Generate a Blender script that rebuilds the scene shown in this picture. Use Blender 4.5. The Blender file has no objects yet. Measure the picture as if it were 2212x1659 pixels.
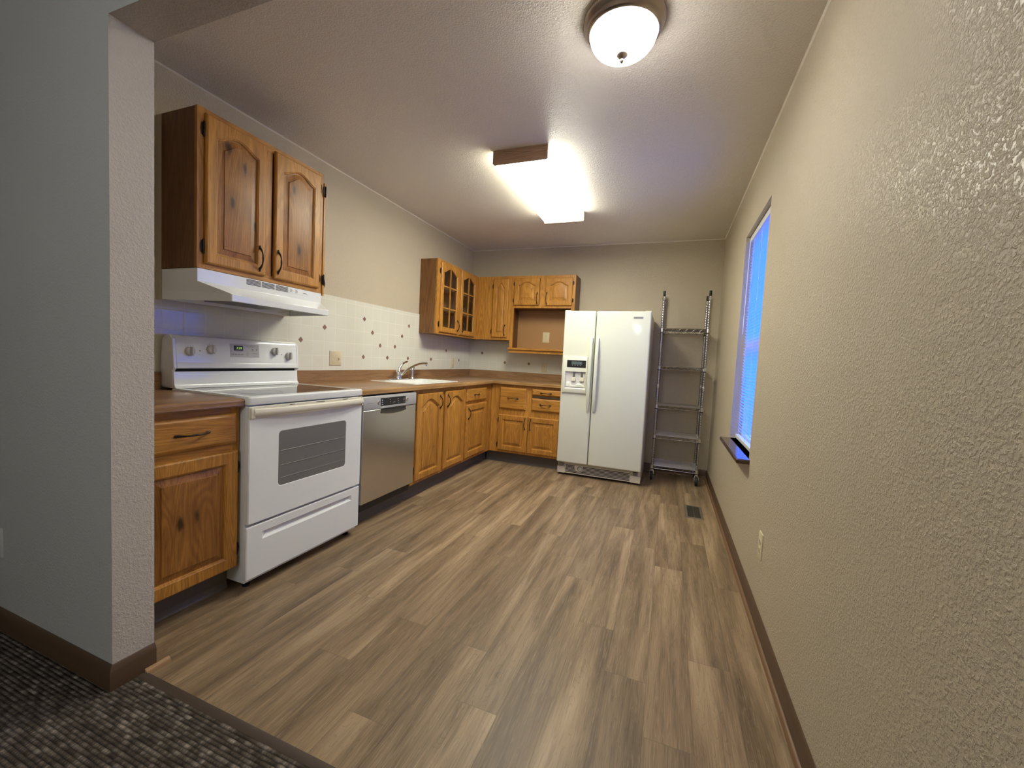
import bpy, bmesh, math, random
from mathutils import Vector, Matrix
PI = math.pi
random.seed(7)
SC = bpy.context.scene
COL = SC.collection

# ------------------------------------------------------------------ camera, sky, exposure
CAM_POS = (2.4806, -1.2426, 1.1818)
YAW, PITCH, ROLL, FPX = 0.36098, -0.05956, 0.05154, 891.64
fw = Vector((-math.sin(YAW) * math.cos(PITCH), math.cos(YAW) * math.cos(PITCH), math.sin(PITCH)))
r0 = Vector((math.cos(YAW), math.sin(YAW), 0)); u0 = r0.cross(fw)
rv = math.cos(ROLL) * r0 + math.sin(ROLL) * u0; uv = rv.cross(fw)
cam_d = bpy.data.cameras.new('camera'); cam = bpy.data.objects.new('camera', cam_d); COL.objects.link(cam)
cam_d.sensor_fit = 'HORIZONTAL'; cam_d.sensor_width = 36.0; cam_d.lens = FPX * 36.0 / 2212.0
cam_d.clip_start = 0.03; cam_d.clip_end = 200
M4 = Matrix((rv, uv, -fw)).transposed().to_4x4(); M4.translation = Vector(CAM_POS)
cam.matrix_world = M4
SC.camera = cam

SKY_COLOR, SKY_STRENGTH = (0.012, 0.115, 1.0), 7.6
FLUOR_COLOR, FLUOR_STRENGTH = (1.0, 0.99, 0.82), 35.0
DOME_COLOR, DOME_STRENGTH = (1.0, 0.965, 0.91), 79.0
# added fill light behind the camera, for range fronts and partition; no fixture
_ld = bpy.data.lights.new('living_room_fill', 'POINT'); _ld.energy = 46.0; _ld.color = (0.86, 0.93, 1.0); _ld.shadow_soft_size = 0.16
_lo = bpy.data.objects.new('living_room_fill', _ld); COL.objects.link(_lo); _lo.location = (1.9, -2.5, 2.35)
w = bpy.data.worlds.new('dusk_sky'); SC.world = w; w.use_nodes = True
_n = w.node_tree.nodes; _l = w.node_tree.links
_bg = _n['Background']; _bg.inputs['Strength'].default_value = SKY_STRENGTH
_tc = _n.new('ShaderNodeTexCoord'); _sx = _n.new('ShaderNodeSeparateXYZ'); _rp = _n.new('ShaderNodeValToRGB')
_mr = _n.new('ShaderNodeMapRange'); _mr.inputs['From Min'].default_value = -1; _mr.inputs['From Max'].default_value = 1
_l.new(_tc.outputs['Generated'], _sx.inputs[0]); _l.new(_sx.outputs['Z'], _mr.inputs['Value']); _l.new(_mr.outputs[0], _rp.inputs[0])
_rp.color_ramp.elements[0].position = 0.40; _rp.color_ramp.elements[0].color = (0.008, 0.07, 0.50, 1)
_rp.color_ramp.elements[1].position = 0.56; _rp.color_ramp.elements[1].color = (*SKY_COLOR, 1)
_l.new(_rp.outputs[0], _bg.inputs['Color'])
vs = SC.view_settings
SC.display_settings.display_device = 'sRGB'
vs.view_transform = 'Standard'; vs.look = 'None'; vs.gamma = 1.0; vs.exposure = 0.0; vs.use_curve_mapping = False

# ------------------------------------------------------------------ material helpers
class NT:
    def __init__(s, name):
        s.m = bpy.data.materials.new(name); s.m.use_nodes = True
        s.t = s.m.node_tree; s.n = s.t.nodes; s.l = s.t.links
        s.b = s.n['Principled BSDF']
    def N(s, typ, **kw):
        n = s.n.new(typ)
        for k, v in kw.items(): setattr(n, k, v)
        return n
    def put(s, sock, v):
        if hasattr(v, 'node'): s.l.new(v, sock)
        elif isinstance(v, (tuple, list)) and len(v) == 3 and sock.type == 'RGBA': sock.default_value = (*v, 1)
        else: sock.default_value = v
    def math(s, op, a, b=0.0, c=0.0, clamp=False):
        n = s.N('ShaderNodeMath', operation=op, use_clamp=clamp)
        s.put(n.inputs[0], a); s.put(n.inputs[1], b)
        if op in ('MULTIPLY_ADD', 'SMOOTH_MIN', 'SMOOTH_MAX'): s.put(n.inputs[2], c)
        return n.outputs[0]
    def mix(s, f, a, b, mode='MIX'):
        n = s.N('ShaderNodeMix', data_type='RGBA', blend_type=mode)
        s.put(n.inputs['Factor'], f); s.put(n.inputs[6], a); s.put(n.inputs[7], b)
        return n.outputs[2]
    def coord(s, which='Object'):
        return s.N('ShaderNodeTexCoord').outputs[which]
    def mapping(s, v, scale=(1, 1, 1), loc=(0, 0, 0), rot=(0, 0, 0)):
        n = s.N('ShaderNodeMapping'); s.l.new(v, n.inputs[0])
        n.inputs['Scale'].default_value = scale; n.inputs['Location'].default_value = loc; n.inputs['Rotation'].default_value = rot
        return n.outputs[0]
    def vadd(s, a, b):
        n = s.N('ShaderNodeVectorMath', operation='ADD'); s.l.new(a, n.inputs[0]); s.l.new(b, n.inputs[1]); return n.outputs[0]
    def noise(s, v, scale=5, detail=3, rough=0.5, dist=0.0):
        n = s.N('ShaderNodeTexNoise'); s.l.new(v, n.inputs['Vector'])
        n.inputs['Scale'].default_value = scale; n.inputs['Detail'].default_value = detail
        n.inputs['Roughness'].default_value = rough; n.inputs['Distortion'].default_value = dist
        return n.outputs['Fac']
    def ramp(s, f, pts):
        n = s.N('ShaderNodeValToRGB'); s.l.new(f, n.inputs[0]); cr = n.color_ramp
        while len(cr.elements) < len(pts): cr.elements.new(0.5)
        for e, (p, c) in zip(cr.elements, pts):
            e.position = p; e.color = (*c, 1) if len(c) == 3 else c
        return n.outputs[0]
    def bump(s, h, strength=0.3, dist=0.002):
        n = s.N('ShaderNodeBump'); s.l.new(h, n.inputs['Height'])
        n.inputs['Strength'].default_value = strength; n.inputs['Distance'].default_value = dist
        s.l.new(n.outputs[0], s.b.inputs['Normal'])
    def sep(s, v):
        n = s.N('ShaderNodeSeparateXYZ'); s.l.new(v, n.inputs[0]); return n.outputs
    def comb(s, x, y, z):
        n = s.N('ShaderNodeCombineXYZ'); s.put(n.inputs[0], x); s.put(n.inputs[1], y); s.put(n.inputs[2], z); return n.outputs[0]
    def set(s, **kw):
        for k, v in kw.items(): s.put(s.b.inputs[k.replace('_', ' ')], v)
        return s.m

def plain(name, col, rough=0.5, metal=0.0, coat=0.0, spec=0.5, var=0.04):
    t = NT(name)
    nz = t.noise(t.coord(), 9.0, 3)
    c = t.mix(nz, tuple(x * (1 - var) for x in col), tuple(min(1, x * (1 + var)) for x in col))
    return t.set(Base_Color=c, Roughness=rough, Metallic=metal, Coat_Weight=coat, Specular_IOR_Level=spec)

def oak(name, axis, light, dark, knots=0.0, rough=0.42):
    t = NT(name)
    oi = t.N('ShaderNodeObjectInfo').outputs['Random']
    off = t.math('MULTIPLY', oi, 13.7)
    v = t.vadd(t.coord(), t.comb(off, t.math('MULTIPLY', off, 0.7), t.math('MULTIPLY', off, 1.3)))
    ax = 'xyz'.index(axis)
    def sc(al, cr): q = [cr, cr, cr]; q[ax] = al; return tuple(q)
    broad = t.noise(t.mapping(v, sc(0.9, 7)), 1.0, 4, 0.6, 0.4)
    body = t.noise(t.mapping(v, sc(0.75, 5.5)), 1.0, 2, 0.5, 0.9)
    rings = t.math('SINE', t.math('MULTIPLY', body, 110.0))
    rings = t.math('MULTIPLY_ADD', rings, 0.5, 0.5)
    pores = t.noise(t.mapping(v, sc(9, 260)), 1.0, 3, 0.65)
    pm = t.ramp(pores, [(0.33, (1, 1, 1)), (0.50, (0, 0, 0))])
    mid = tuple((a * 0.62 + b * 0.38) for a, b in zip(light, dark))
    c = t.ramp(broad, [(0.30, dark), (0.48, mid), (0.72, light)])
    c = t.mix(t.math('MULTIPLY', rings, 0.42), c, tuple(x * 0.55 for x in dark))
    c = t.mix(t.math('MULTIPLY', pm, 0.55), c, tuple(x * 0.42 for x in dark))
    if knots > 0:
        kv = t.mapping(v, sc(3.0, 6.5))
        vo = t.N('ShaderNodeTexVoronoi')
        if knots >= 1:
            q_ = t.sep(kv); kv = t.comb(q_[1], q_[2], 0.0); vo.voronoi_dimensions = '2D'
        t.l.new(kv, vo.inputs['Vector']); vo.inputs['Scale'].default_value = 1.0
        nz = t.noise(t.mapping(v, sc(14, 30)), 1.0, 3)
        d = t.math('ADD', vo.outputs['Distance'], t.math('MULTIPLY', t.math('SUBTRACT', nz, 0.5), 0.22))
        halo = t.ramp(d, [(0.05, (1, 1, 1)), (0.34, (0, 0, 0))])
        core = t.ramp(d, [(0.03, (1, 1, 1)), (0.10, (0, 0, 0))])
        c = t.mix(t.math('MULTIPLY', halo, 0.5 * knots), c, tuple(x * 0.5 for x in dark))
        c = t.mix(t.math('MULTIPLY', core, 0.85 * knots), c, (0.018, 0.008, 0.004))
    t.bump(t.math('SUBTRACT', 1.0, pm), 0.12, 0.0006)
    return t.set(Base_Color=c, Roughness=rough, Coat_Weight=0.05, Coat_Roughness=0.3, Specular_IOR_Level=0.4)

def wall_paint(name, col, rough=0.36, bumps=0.62):
    t = NT(name)
    co = t.coord()
    a = t.noise(co, 135.0, 4, 0.55, 0.4); b = t.noise(co, 45.0, 3, 0.5)
    h = t.math('ADD', t.ramp(a, [(0.42, (0, 0, 0)), (0.68, (1, 1, 1))]), t.math('MULTIPLY', b, 0.8))
    big = t.noise(co, 1.3, 2)
    c = t.mix(big, tuple(x * 0.97 for x in col), tuple(x * 1.03 for x in col))
    t.bump(h, bumps, 0.0035)
    return t.set(Base_Color=c, Roughness=rough, Specular_IOR_Level=0.45)

def planks():
    t = NT('vinyl_planks')
    x, y, z = t.sep(t.coord())
    W, L = 0.152, 1.22
    u = t.math('DIVIDE', t.math('SUBTRACT', x, 1.874 - 20 * W), W)
    ix = t.math('FLOOR', u); fx = t.math('FRACT', u)
    wn = t.N('ShaderNodeTexWhiteNoise', noise_dimensions='1D'); t.l.new(ix, wn.inputs['W'])
    vv = t.math('ADD', t.math('DIVIDE', y, L), t.math('MULTIPLY', wn.outputs['Value'], 7.0))
    iy = t.math('FLOOR', vv); fy = t.math('FRACT', vv)
    w2 = t.N('ShaderNodeTexWhiteNoise', noise_dimensions='2D'); t.l.new(t.comb(ix, iy, 0), w2.inputs['Vector'])
    rnd = w2.outputs['Value']
    gv = t.comb(t.math('ADD', x, t.math('MULTIPLY', rnd, 31.0)), t.math('ADD', y, t.math('MULTIPLY', rnd, 17.0)), 0.0)
    n1 = t.noise(t.mapping(gv, (9.0, 0.75, 1)), 1.0, 3, 0.5, 0.9)
    n2 = t.noise(t.mapping(gv, (34, 2.2, 1)), 1.0, 4, 0.6, 0.3)
    fine = t.noise(t.mapping(gv, (240, 9, 1)), 1.0, 3, 0.6)
    c = t.ramp(n1, [(0.28, (0.138, 0.092, 0.051)), (0.46, (0.252, 0.172, 0.098)), (0.60, (0.348, 0.242, 0.140)), (0.76, (0.475, 0.345, 0.215))])
    rg = t.math('ABSOLUTE', t.math('SINE', t.math('MULTIPLY', n1, 74.0)))
    rl = t.ramp(rg, [(0.0, (1, 1, 1)), (0.22, (0, 0, 0))])
    c = t.mix(t.math('MULTIPLY', rl, t.math('MULTIPLY', n2, 0.55)), c, (0.40, 0.30, 0.20))
    dl_ = t.ramp(t.math('ABSOLUTE', t.math('SINE', t.math('MULTIPLY', n1, 131.0))), [(0.0, (1, 1, 1)), (0.30, (0, 0, 0))])
    c = t.mix(t.math('MULTIPLY', dl_, t.math('MULTIPLY', t.math('SUBTRACT', 1.0, n2), 0.62)), c, (0.085, 0.056, 0.034))
    c = t.mix(t.math('MULTIPLY', t.ramp(n2, [(0.35, (1, 1, 1)), (0.55, (0, 0, 0))]), 0.42), c, (0.085, 0.052, 0.03))
    c = t.mix(t.math('MULTIPLY', t.ramp(fine, [(0.52, (0, 0, 0)), (0.75, (1, 1, 1))]), 0.5), c, (0.46, 0.345, 0.22))
    c = t.mix(t.math('MULTIPLY', t.ramp(fine, [(0.28, (1, 1, 1)), (0.45, (0, 0, 0))]), 0.45), c, (0.08, 0.054, 0.034))
    tone = t.ramp(rnd, [(0.0, (0.79, 0.79, 0.79)), (0.5, (0.91, 0.905, 0.90)), (1.0, (1.01, 1.005, 0.99))])
    c = t.mix(1.0, c, tone, 'MULTIPLY')
    ex = t.math('MULTIPLY', t.math('MINIMUM', fx, t.math('SUBTRACT', 1.0, fx)), W)
    ey = t.math('MULTIPLY', t.math('MINIMUM', fy, t.math('SUBTRACT', 1.0, fy)), L)
    e = t.math('MINIMUM', ex, ey)
    seam = t.math('SUBTRACT', 1.0, t.math('SMOOTH_MIN', t.math('MULTIPLY', e, 500.0), 1.0, 0.1), clamp=True)
    c = t.mix(t.math('MULTIPLY', seam, 0.40), c, (0.06, 0.042, 0.026))
    t.bump(t.math('SUBTRACT', t.math('MULTIPLY', fine, 0.4), seam), 0.18, 0.0012)
    return t.set(Base_Color=c, Roughness=t.math('MULTIPLY_ADD', fine, 0.2, 0.36), Specular_IOR_Level=0.4)

def carpet():
    t = NT('loop_carpet')
    x, y, z = t.sep(t.coord())
    P = 0.0125
    v = t.math('DIVIDE', y, P); iv = t.math('FLOOR', v)
    row = t.math('ABSOLUTE', t.math('SINE', t.math('MULTIPLY', v, PI)))
    wn = t.N('ShaderNodeTexWhiteNoise', noise_dimensions='1D'); t.l.new(iv, wn.inputs['W'])
    xo = t.math('ADD', x, t.math('MULTIPLY', wn.outputs['Value'], 9.0))
    loop = t.math('ABSOLUTE', t.math('SINE', t.math('MULTIPLY', xo, PI / 0.0105)))
    seg = t.noise(t.comb(t.math('MULTIPLY', xo, 24.0), t.math('MULTIPLY', iv, 3.71), 0.0), 1.0, 3, 0.6)
    c = t.ramp(seg, [(0.36, (0.068, 0.054, 0.042)), (0.50, (0.122, 0.098, 0.077)), (0.60, (0.22, 0.182, 0.150)), (0.70, (0.39, 0.33, 0.275))])
    fz = t.noise(t.coord(), 420.0, 2)
    c = t.mix(t.math('MULTIPLY', fz, 0.5), c, t.mix(0.5, c, (0.0, 0.0, 0.0)))
    gap = t.math('SUBTRACT', 1.0, t.math('POWER', row, 0.5))
    c = t.mix(t.math('MULTIPLY', gap, 0.75), c, (0.012, 0.009, 0.007))
    h = t.math('ADD', t.math('MULTIPLY', row, t.math('MULTIPLY_ADD', loop, 0.45, 0.55)), t.math('MULTIPLY', fz, 0.25))
    t.bump(h, 0.9, 0.008)
    return t.set(Base_Color=c, Roughness=0.95, Specular_IOR_Level=0.1)

def tile(name, axis, o):
    """white square wall tile, grid on (axis, z)"""
    t = NT(name)
    co = t.N('ShaderNodeNewGeometry').outputs['Position']
    xyz = t.sep(co); P = 0.1085
    u = t.math('DIVIDE', t.math('SUBTRACT', xyz['xyz'.index(axis)], o), P)
    v = t.math('DIVIDE', t.math('SUBTRACT', xyz[2], 1.1365), P)
    def edge(q):
        f = t.math('FRACT', t.math('ADD', q, 40.0)); return t.math('MULTIPLY', t.math('MINIMUM', f, t.math('SUBTRACT', 1.0, f)), P)
    e = t.math('MINIMUM', edge(u), edge(v))
    line = t.ramp(t.math('MULTIPLY', e, 100.0), [(0.12, (1, 1, 1)), (0.24, (0, 0, 0))])
    wn = t.N('ShaderNodeTexWhiteNoise', noise_dimensions='2D')
    t.l.new(t.comb(t.math('FLOOR', u), t.math('FLOOR', v), 0), wn.inputs['Vector'])
    base = t.mix(wn.outputs['Value'], (0.64, 0.625, 0.53), (0.66, 0.645, 0.55))
    c = t.mix(t.math('MULTIPLY', line, 0.35), base, (0.72, 0.70, 0.60))
    soft = t.ramp(t.math('MULTIPLY', e, 100.0), [(0.10, (0, 0, 0)), (0.65, (1, 1, 1))])
    t.bump(soft, 0.15, 0.001)
    return t.set(Base_Color=c, Roughness=t.math('MULTIPLY_ADD', line, 0.45, 0.075), Specular_IOR_Level=0.5)

def laminate(name, axis, k=1.0):
    t = NT(name)
    v = t.coord(); ax = 'xyz'.index(axis)
    def sc(al, cr): q = [cr, cr, cr]; q[ax] = al; return tuple(q)
    n1 = t.noise(t.mapping(v, sc(1.1, 9)), 1.0, 4, 0.6, 0.8)
    n2 = t.noise(t.mapping(v, sc(5, 120)), 1.0, 4, 0.65)
    c = t.ramp(n1, [(0.30, (0.17, 0.085, 0.035)), (0.5, (0.27, 0.145, 0.066)), (0.72, (0.38, 0.22, 0.105))])
    dl_ = t.ramp(t.math('ABSOLUTE', t.math('SINE', t.math('MULTIPLY', n1, 131.0))), [(0.0, (1, 1, 1)), (0.30, (0, 0, 0))])
    c = t.mix(t.math('MULTIPLY', dl_, t.math('MULTIPLY', t.math('SUBTRACT', 1.0, n2), 0.62)), c, (0.085, 0.056, 0.034))
    c = t.mix(t.math('MULTIPLY', t.ramp(n2, [(0.35, (1, 1, 1)), (0.52, (0, 0, 0))]), 0.5), c, (0.085, 0.037, 0.014))
    if k != 1.0: c = t.mix(1.0, c, (k, k * 1.04, k * 0.85), 'MULTIPLY')
    return t.set(Base_Color=c, Roughness=0.30, Specular_IOR_Level=0.5)

def brushed(name, col, rough, axis):
    t = NT(name)
    sc = [400, 400, 400]; sc['xyz'.index(axis)] = 3
    n = t.noise(t.mapping(t.coord(), tuple(sc)), 1.0, 3)
    c = t.mix(n, tuple(x * 0.93 for x in col), col)
    t.bump(n, 0.03, 0.0004)
    return t.set(Base_Color=c, Metallic=1.0, Roughness=t.math('MULTIPLY_ADD', n, 0.08, rough))

def emit(name, col, strength, base=(0.8, 0.8, 0.8), rough=0.3):
    t = NT(name)
    n = t.noise(t.coord(), 6.0, 2)
    t.put(t.b.inputs['Emission Color'], col)
    return t.set(Base_Color=t.mix(n, base, tuple(x * 0.96 for x in base)), Roughness=rough, Emission_Strength=strength)

def dome_emit(m):
    """frosted bowl: brightest over the bulbs at its centre, dimmer towards the metal rim"""
    t = NT.__new__(NT); t.m = m; t.t = m.node_tree; t.n = t.t.nodes; t.l = t.t.links; t.b = t.n['Principled BSDF']
    z = t.sep(t.coord())[2]
    f = t.N('ShaderNodeMapRange', interpolation_type='SMOOTHSTEP'); t.l.new(z, f.inputs['Value'])
    for k, v in (('From Min', -0.135), ('From Max', -0.045), ('To Min', 1.0), ('To Max', 0.13)): f.inputs[k].default_value = v
    t.l.new(t.math('MULTIPLY', f.outputs[0], DOME_STRENGTH), t.b.inputs['Emission Strength'])
def glass(name, col=(1, 1, 1), rough=0.0, mixf=0.88):
    """thin clear pane: mostly see-through with a fresnel reflection"""
    t = NT(name); out = t.n['Material Output']
    tr = t.N('ShaderNodeBsdfTransparent'); tr.inputs[0].default_value = (*col, 1)
    gl = t.N('ShaderNodeBsdfGlossy'); gl.inputs['Roughness'].default_value = max(rough, 0.02)
    fr = t.N('ShaderNodeFresnel'); fr.inputs['IOR'].default_value = 1.5
    mx = t.N('ShaderNodeMixShader'); bf = t.N('ShaderNodeNewGeometry').outputs['Backfacing']
    t.l.new(t.math('MULTIPLY', fr.outputs[0], t.math('SUBTRACT', 1.0, bf)), mx.inputs[0]); t.l.new(tr.outputs[0], mx.inputs[1]); t.l.new(gl.outputs[0], mx.inputs[2])
    t.l.new(mx.outputs[0], out.inputs['Surface'])
    return t.m

def blind_mat():
    t = NT('blind_vinyl'); out = t.n['Material Output']
    d = t.N('ShaderNodeBsdfDiffuse'); d.inputs[0].default_value = (0.55, 0.56, 0.58, 1)
    tr = t.N('ShaderNodeBsdfTranslucent'); tr.inputs[0].default_value = (0.78, 0.80, 0.82, 1)
    mx = t.N('ShaderNodeMixShader'); mx.inputs[0].default_value = 0.88
    t.l.new(d.outputs[0], mx.inputs[1]); t.l.new(tr.outputs[0], mx.inputs[2]); t.l.new(mx.outputs[0], out.inputs['Surface'])
    return t.m

OL, OD = (0.60, 0.285, 0.052), (0.37, 0.152, 0.022)
PL, PD = (0.45, 0.200, 0.042), (0.25, 0.095, 0.016)
M = dict(
    wall=wall_paint('beige_wall_paint', (0.53, 0.455, 0.330)),
    ceiling=wall_paint('ceiling_paint', (0.82, 0.76, 0.67), 0.31, 0.6),
    living=wall_paint('shaded_wall_paint', (0.47, 0.46, 0.43), 0.55, 0.22), pier=wall_paint('lit_pier_paint', (0.56, 0.51, 0.455), 0.5, 0.55),  # partition's dim front and lit end put into two wall tones
    floor=planks(), carpet=carpet(),
    tile_l=tile('white_wall_tile', 'y', 0.012), tile_b=tile('white_wall_tile_back', 'x', 0.1865),
    diamond=plain('mauve_inlay', (0.235, 0.125, 0.105), 0.3),
    base=plain('brown_baseboard', (0.085, 0.048, 0.026), 0.42),
    shoe=plain('tan_shoe_moulding', (0.17, 0.092, 0.042), 0.45),
    toe=plain('dark_vinyl_cove', (0.105, 0.090, 0.075), 0.5),
    oak_z=oak('oak_upright', 'z', OL, OD), oak_x=oak('oak_along', 'x', OL, OD), oak_y=oak('oak_run', 'y', OL, OD),
    panel=oak('knotty_oak_panel', 'z', PL, PD, 1.0), panel_far=oak('oak_panel', 'z', OL, OD, 0.35),
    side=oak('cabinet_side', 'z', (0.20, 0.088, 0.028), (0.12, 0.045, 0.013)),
    ply=plain('plywood_back', (0.36, 0.195, 0.082), 0.5),
    dark_in=plain('cabinet_inside', (0.52, 0.37, 0.25), 0.6),
    edge_y=laminate('oak_counter_edge', 'y', 1.45), edge_x=laminate('oak_counter_edge_return', 'x', 1.45), lam_y=laminate('wood_laminate', 'y'), lam_x=laminate('wood_laminate_return', 'x'),
    white=plain('white_enamel', (0.78, 0.80, 0.79), 0.13, 0, 0.3, 0.5, 0.01),
    almond=plain('bisque_enamel', (0.69, 0.70, 0.585), 0.30, 0, 0.15, 0.5, 0.01),
    cream=plain('cream_plastic', (0.74, 0.70, 0.56), 0.35),
    fridge_side=plain('textured_side_panel', (0.60, 0.55, 0.46), 0.4),
    knob=plain('grey_white_plastic', (0.55, 0.53, 0.50), 0.35),
    black=plain('black_plastic', (0.012, 0.012, 0.013), 0.35), gap=plain('shadow_gap', (0.01, 0.01, 0.01), 0.8),
    ctop=plain('dark_glass_ceramic', (0.035, 0.033, 0.032), 0.06),
    ring=plain('burner_ring', (0.11, 0.10, 0.10), 0.12),
    oven_glass=plain('grey_oven_glass', (0.16, 0.16, 0.155), 0.10),
    ivory=plain('ivory_plate', (0.62, 0.54, 0.36), 0.35), slot=plain('outlet_slot', (0.05, 0.04, 0.03), 0.6),
    steel=brushed('stainless_steel', (0.66, 0.645, 0.62), 0.19, 'z'), silver=plain('silver_plastic', (0.42, 0.42, 0.42), 0.32, 0.35),
    chrome=plain('chrome', (0.72, 0.71, 0.69), 0.10, 1.0), nickel=plain('brushed_nickel', (0.36, 0.30, 0.25), 0.30, 1.0),
    rackm=plain('zinc_plated_wire', (0.42, 0.42, 0.43), 0.26, 1.0),
    iron=plain('dark_bronze_iron', (0.030, 0.020, 0.016), 0.32, 0.6), rubber=plain('black_rubber', (0.012, 0.012, 0.012), 0.6),
    sink=plain('white_sink_enamel', (0.76, 0.77, 0.73), 0.15, 0, 0.3), grey=plain('grey_metal_filter', (0.20, 0.19, 0.18), 0.4, 0.6),
    mark=plain('grey_printing', (0.14, 0.14, 0.14), 0.6), mark_l=plain('pale_printing', (0.6, 0.62, 0.62), 0.6),
    lcd=plain('lcd_glass', (0.10, 0.13, 0.13), 0.2), led=emit('green_digits', (0.55, 0.9, 0.15), 1.0, (0.3, 0.4, 0.1)),
    fluor=emit('fluorescent_diffuser', FLUOR_COLOR, FLUOR_STRENGTH), dome=emit('frosted_dome', DOME_COLOR, DOME_STRENGTH), fluor_side=emit('fluorescent_lens_side', FLUOR_COLOR, FLUOR_STRENGTH * 0.40),
    lamp_wood=oak('lamp_end_wood', 'x', (0.44, 0.28, 0.18), (0.33, 0.20, 0.12)),
    sill=plain('dark_stained_sill', (0.055, 0.026, 0.015), 0.20, 0, 0.3), vinyl=plain('white_window_vinyl', (0.70, 0.70, 0.70), 0.35),
    jamb=wall_paint('jamb_paint', (0.60, 0.57, 0.52), 0.4, 0.2),
    blind=blind_mat(), cord=plain('blind_cord', (0.7, 0.7, 0.7), 0.6), pane=glass('clear_pane'), cab_glass=glass('cabinet_glass', (0.86, 0.86, 0.84)),
    vent=plain('bronze_register', (0.085, 0.072, 0.055), 0.4, 0.3), bead=plain('ceiling_caulk', (0.72, 0.66, 0.57), 0.5),
    strip=plain('transition_strip', (0.060, 0.042, 0.030), 0.45),
)

dome_emit(M['dome'])
# ------------------------------------------------------------------ mesh helpers
class MB:
    def __init__(s): s.bm = bmesh.new()
    def face(s, vs_, m=0):
        try: f = s.bm.faces.new(vs_); f.material_index = m; return f
        except ValueError: return None
    def loops(s, L, m=0, c0=True, c1=True, closed=True, mc=None):
        V = [[s.bm.verts.new(p) for p in lp] for lp in L]
        n = len(V[0])
        ms = m if isinstance(m, (list, tuple)) else [m] * (len(V) - 1)
        for k in range(len(V) - 1):
            for i in range(n if closed else n - 1):
                j = (i + 1) % n
                s.face((V[k][i], V[k][j], V[k + 1][j], V[k + 1][i]), ms[k])
        if c0: s.face(V[0][::-1], ms[0])
        if c1: s.face(V[-1], ms[-1] if mc is None else mc)
        return s
    def ring(s, L, m=0):
        """loops whose last joins the first (a frame)"""
        V = [[s.bm.verts.new(p) for p in lp] for lp in L]; n = len(V[0])
        for k in range(len(V)):
            q = V[(k + 1) % len(V)]
            for i in range(n): s.face((V[k][i], V[k][(i + 1) % n], q[(i + 1) % n], q[i]), m)
        return s
    def box(s, x0, x1, y0, y1, z0, z1, m=0):
        return s.loops([[(x0, y0, z0), (x1, y0, z0), (x1, y1, z0), (x0, y1, z0)], [(x0, y0, z1), (x1, y0, z1), (x1, y1, z1), (x0, y1, z1)]], m)
    def prism(s, poly, axis, a0, a1, m=0):
        def P(p, a): return {'x': (a, p[0], p[1]), 'y': (p[0], a, p[1]), 'z': (p[0], p[1], a)}[axis]
        return s.loops([[P(p, a0) for p in poly], [P(p, a1) for p in poly]], m)
    def tube(s, pts, r, n=10, m=0, flat=1.0):
        pts = [Vector(p) for p in pts]; R = r if isinstance(r, (list, tuple)) else [r] * len(pts)
        L = []; prev = None
        for i, p in enumerate(pts):
            d = (pts[min(i + 1, len(pts) - 1)] - pts[max(i - 1, 0)]).normalized()
            if prev is None:
                a = Vector((0, 0, 1)) if abs(d.z) < 0.9 else Vector((1, 0, 0))
                e1 = d.cross(a).normalized()
            else: e1 = (prev - d * prev.dot(d)).normalized()
            prev = e1; e2 = d.cross(e1)
            L.append([p + R[i] * (math.cos(2 * PI * k / n) * e1 + flat * math.sin(2 * PI * k / n) * e2) for k in range(n)])
        return s.loops(L, m)
    def lathe(s, prof, c, axis='z', n=24, m=0, sx=1.0):
        c = Vector(c); L = []
        for r, h in prof:
            lp = []
            for k in range(n):
                a = 2 * PI * k / n; u, v = r * math.cos(a) * sx, r * math.sin(a)
                lp.append(c + {'z': Vector((u, v, h)), 'x': Vector((h, u, v)), 'y': Vector((u, h, v))}[axis])
            L.append(lp)
        return s.loops(L, m)
    def build(s, name, mats, parent=None, bevel=0.0, seg=2, ang=38, loc=None):
        bmesh.ops.remove_doubles(s.bm, verts=s.bm.verts, dist=1e-6)
        bmesh.ops.recalc_face_normals(s.bm, faces=s.bm.faces)
        o_ = Vector((0, 0, 0))
        if parent is not None:
            q = parent
            while q.parent: q = q.parent
            o_ = Vector(q['_o'])
        elif loc is not None: o_ = Vector(loc)
        else:
            vs_ = [v.co for v in s.bm.verts]
            o_ = Vector(((min(v.x for v in vs_) + max(v.x for v in vs_)) / 2, (min(v.y for v in vs_) + max(v.y for v in vs_)) / 2, min(v.z for v in vs_)))
        for v in s.bm.verts: v.co -= o_
        me = bpy.data.meshes.new(name); s.bm.to_mesh(me); s.bm.free()
        for x in (mats if isinstance(mats, (list, tuple)) else [mats]): me.materials.append(M[x] if isinstance(x, str) else x)
        me.polygons.foreach_set('use_smooth', [True] * len(me.polygons))
        me.set_sharp_from_angle(angle=math.radians(ang))
        o = bpy.data.objects.new(name, me); COL.objects.link(o)
        if parent is not None: o.parent = parent
        else: o.location = o_; o['_o'] = tuple(o_)
        if bevel > 0:
            b = o.modifiers.new('edge', 'BEVEL'); b.width = bevel; b.segments = seg; b.limit_method = 'ANGLE'; b.angle_limit = math.radians(40)
            b.harden_normals = False
        return o

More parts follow.
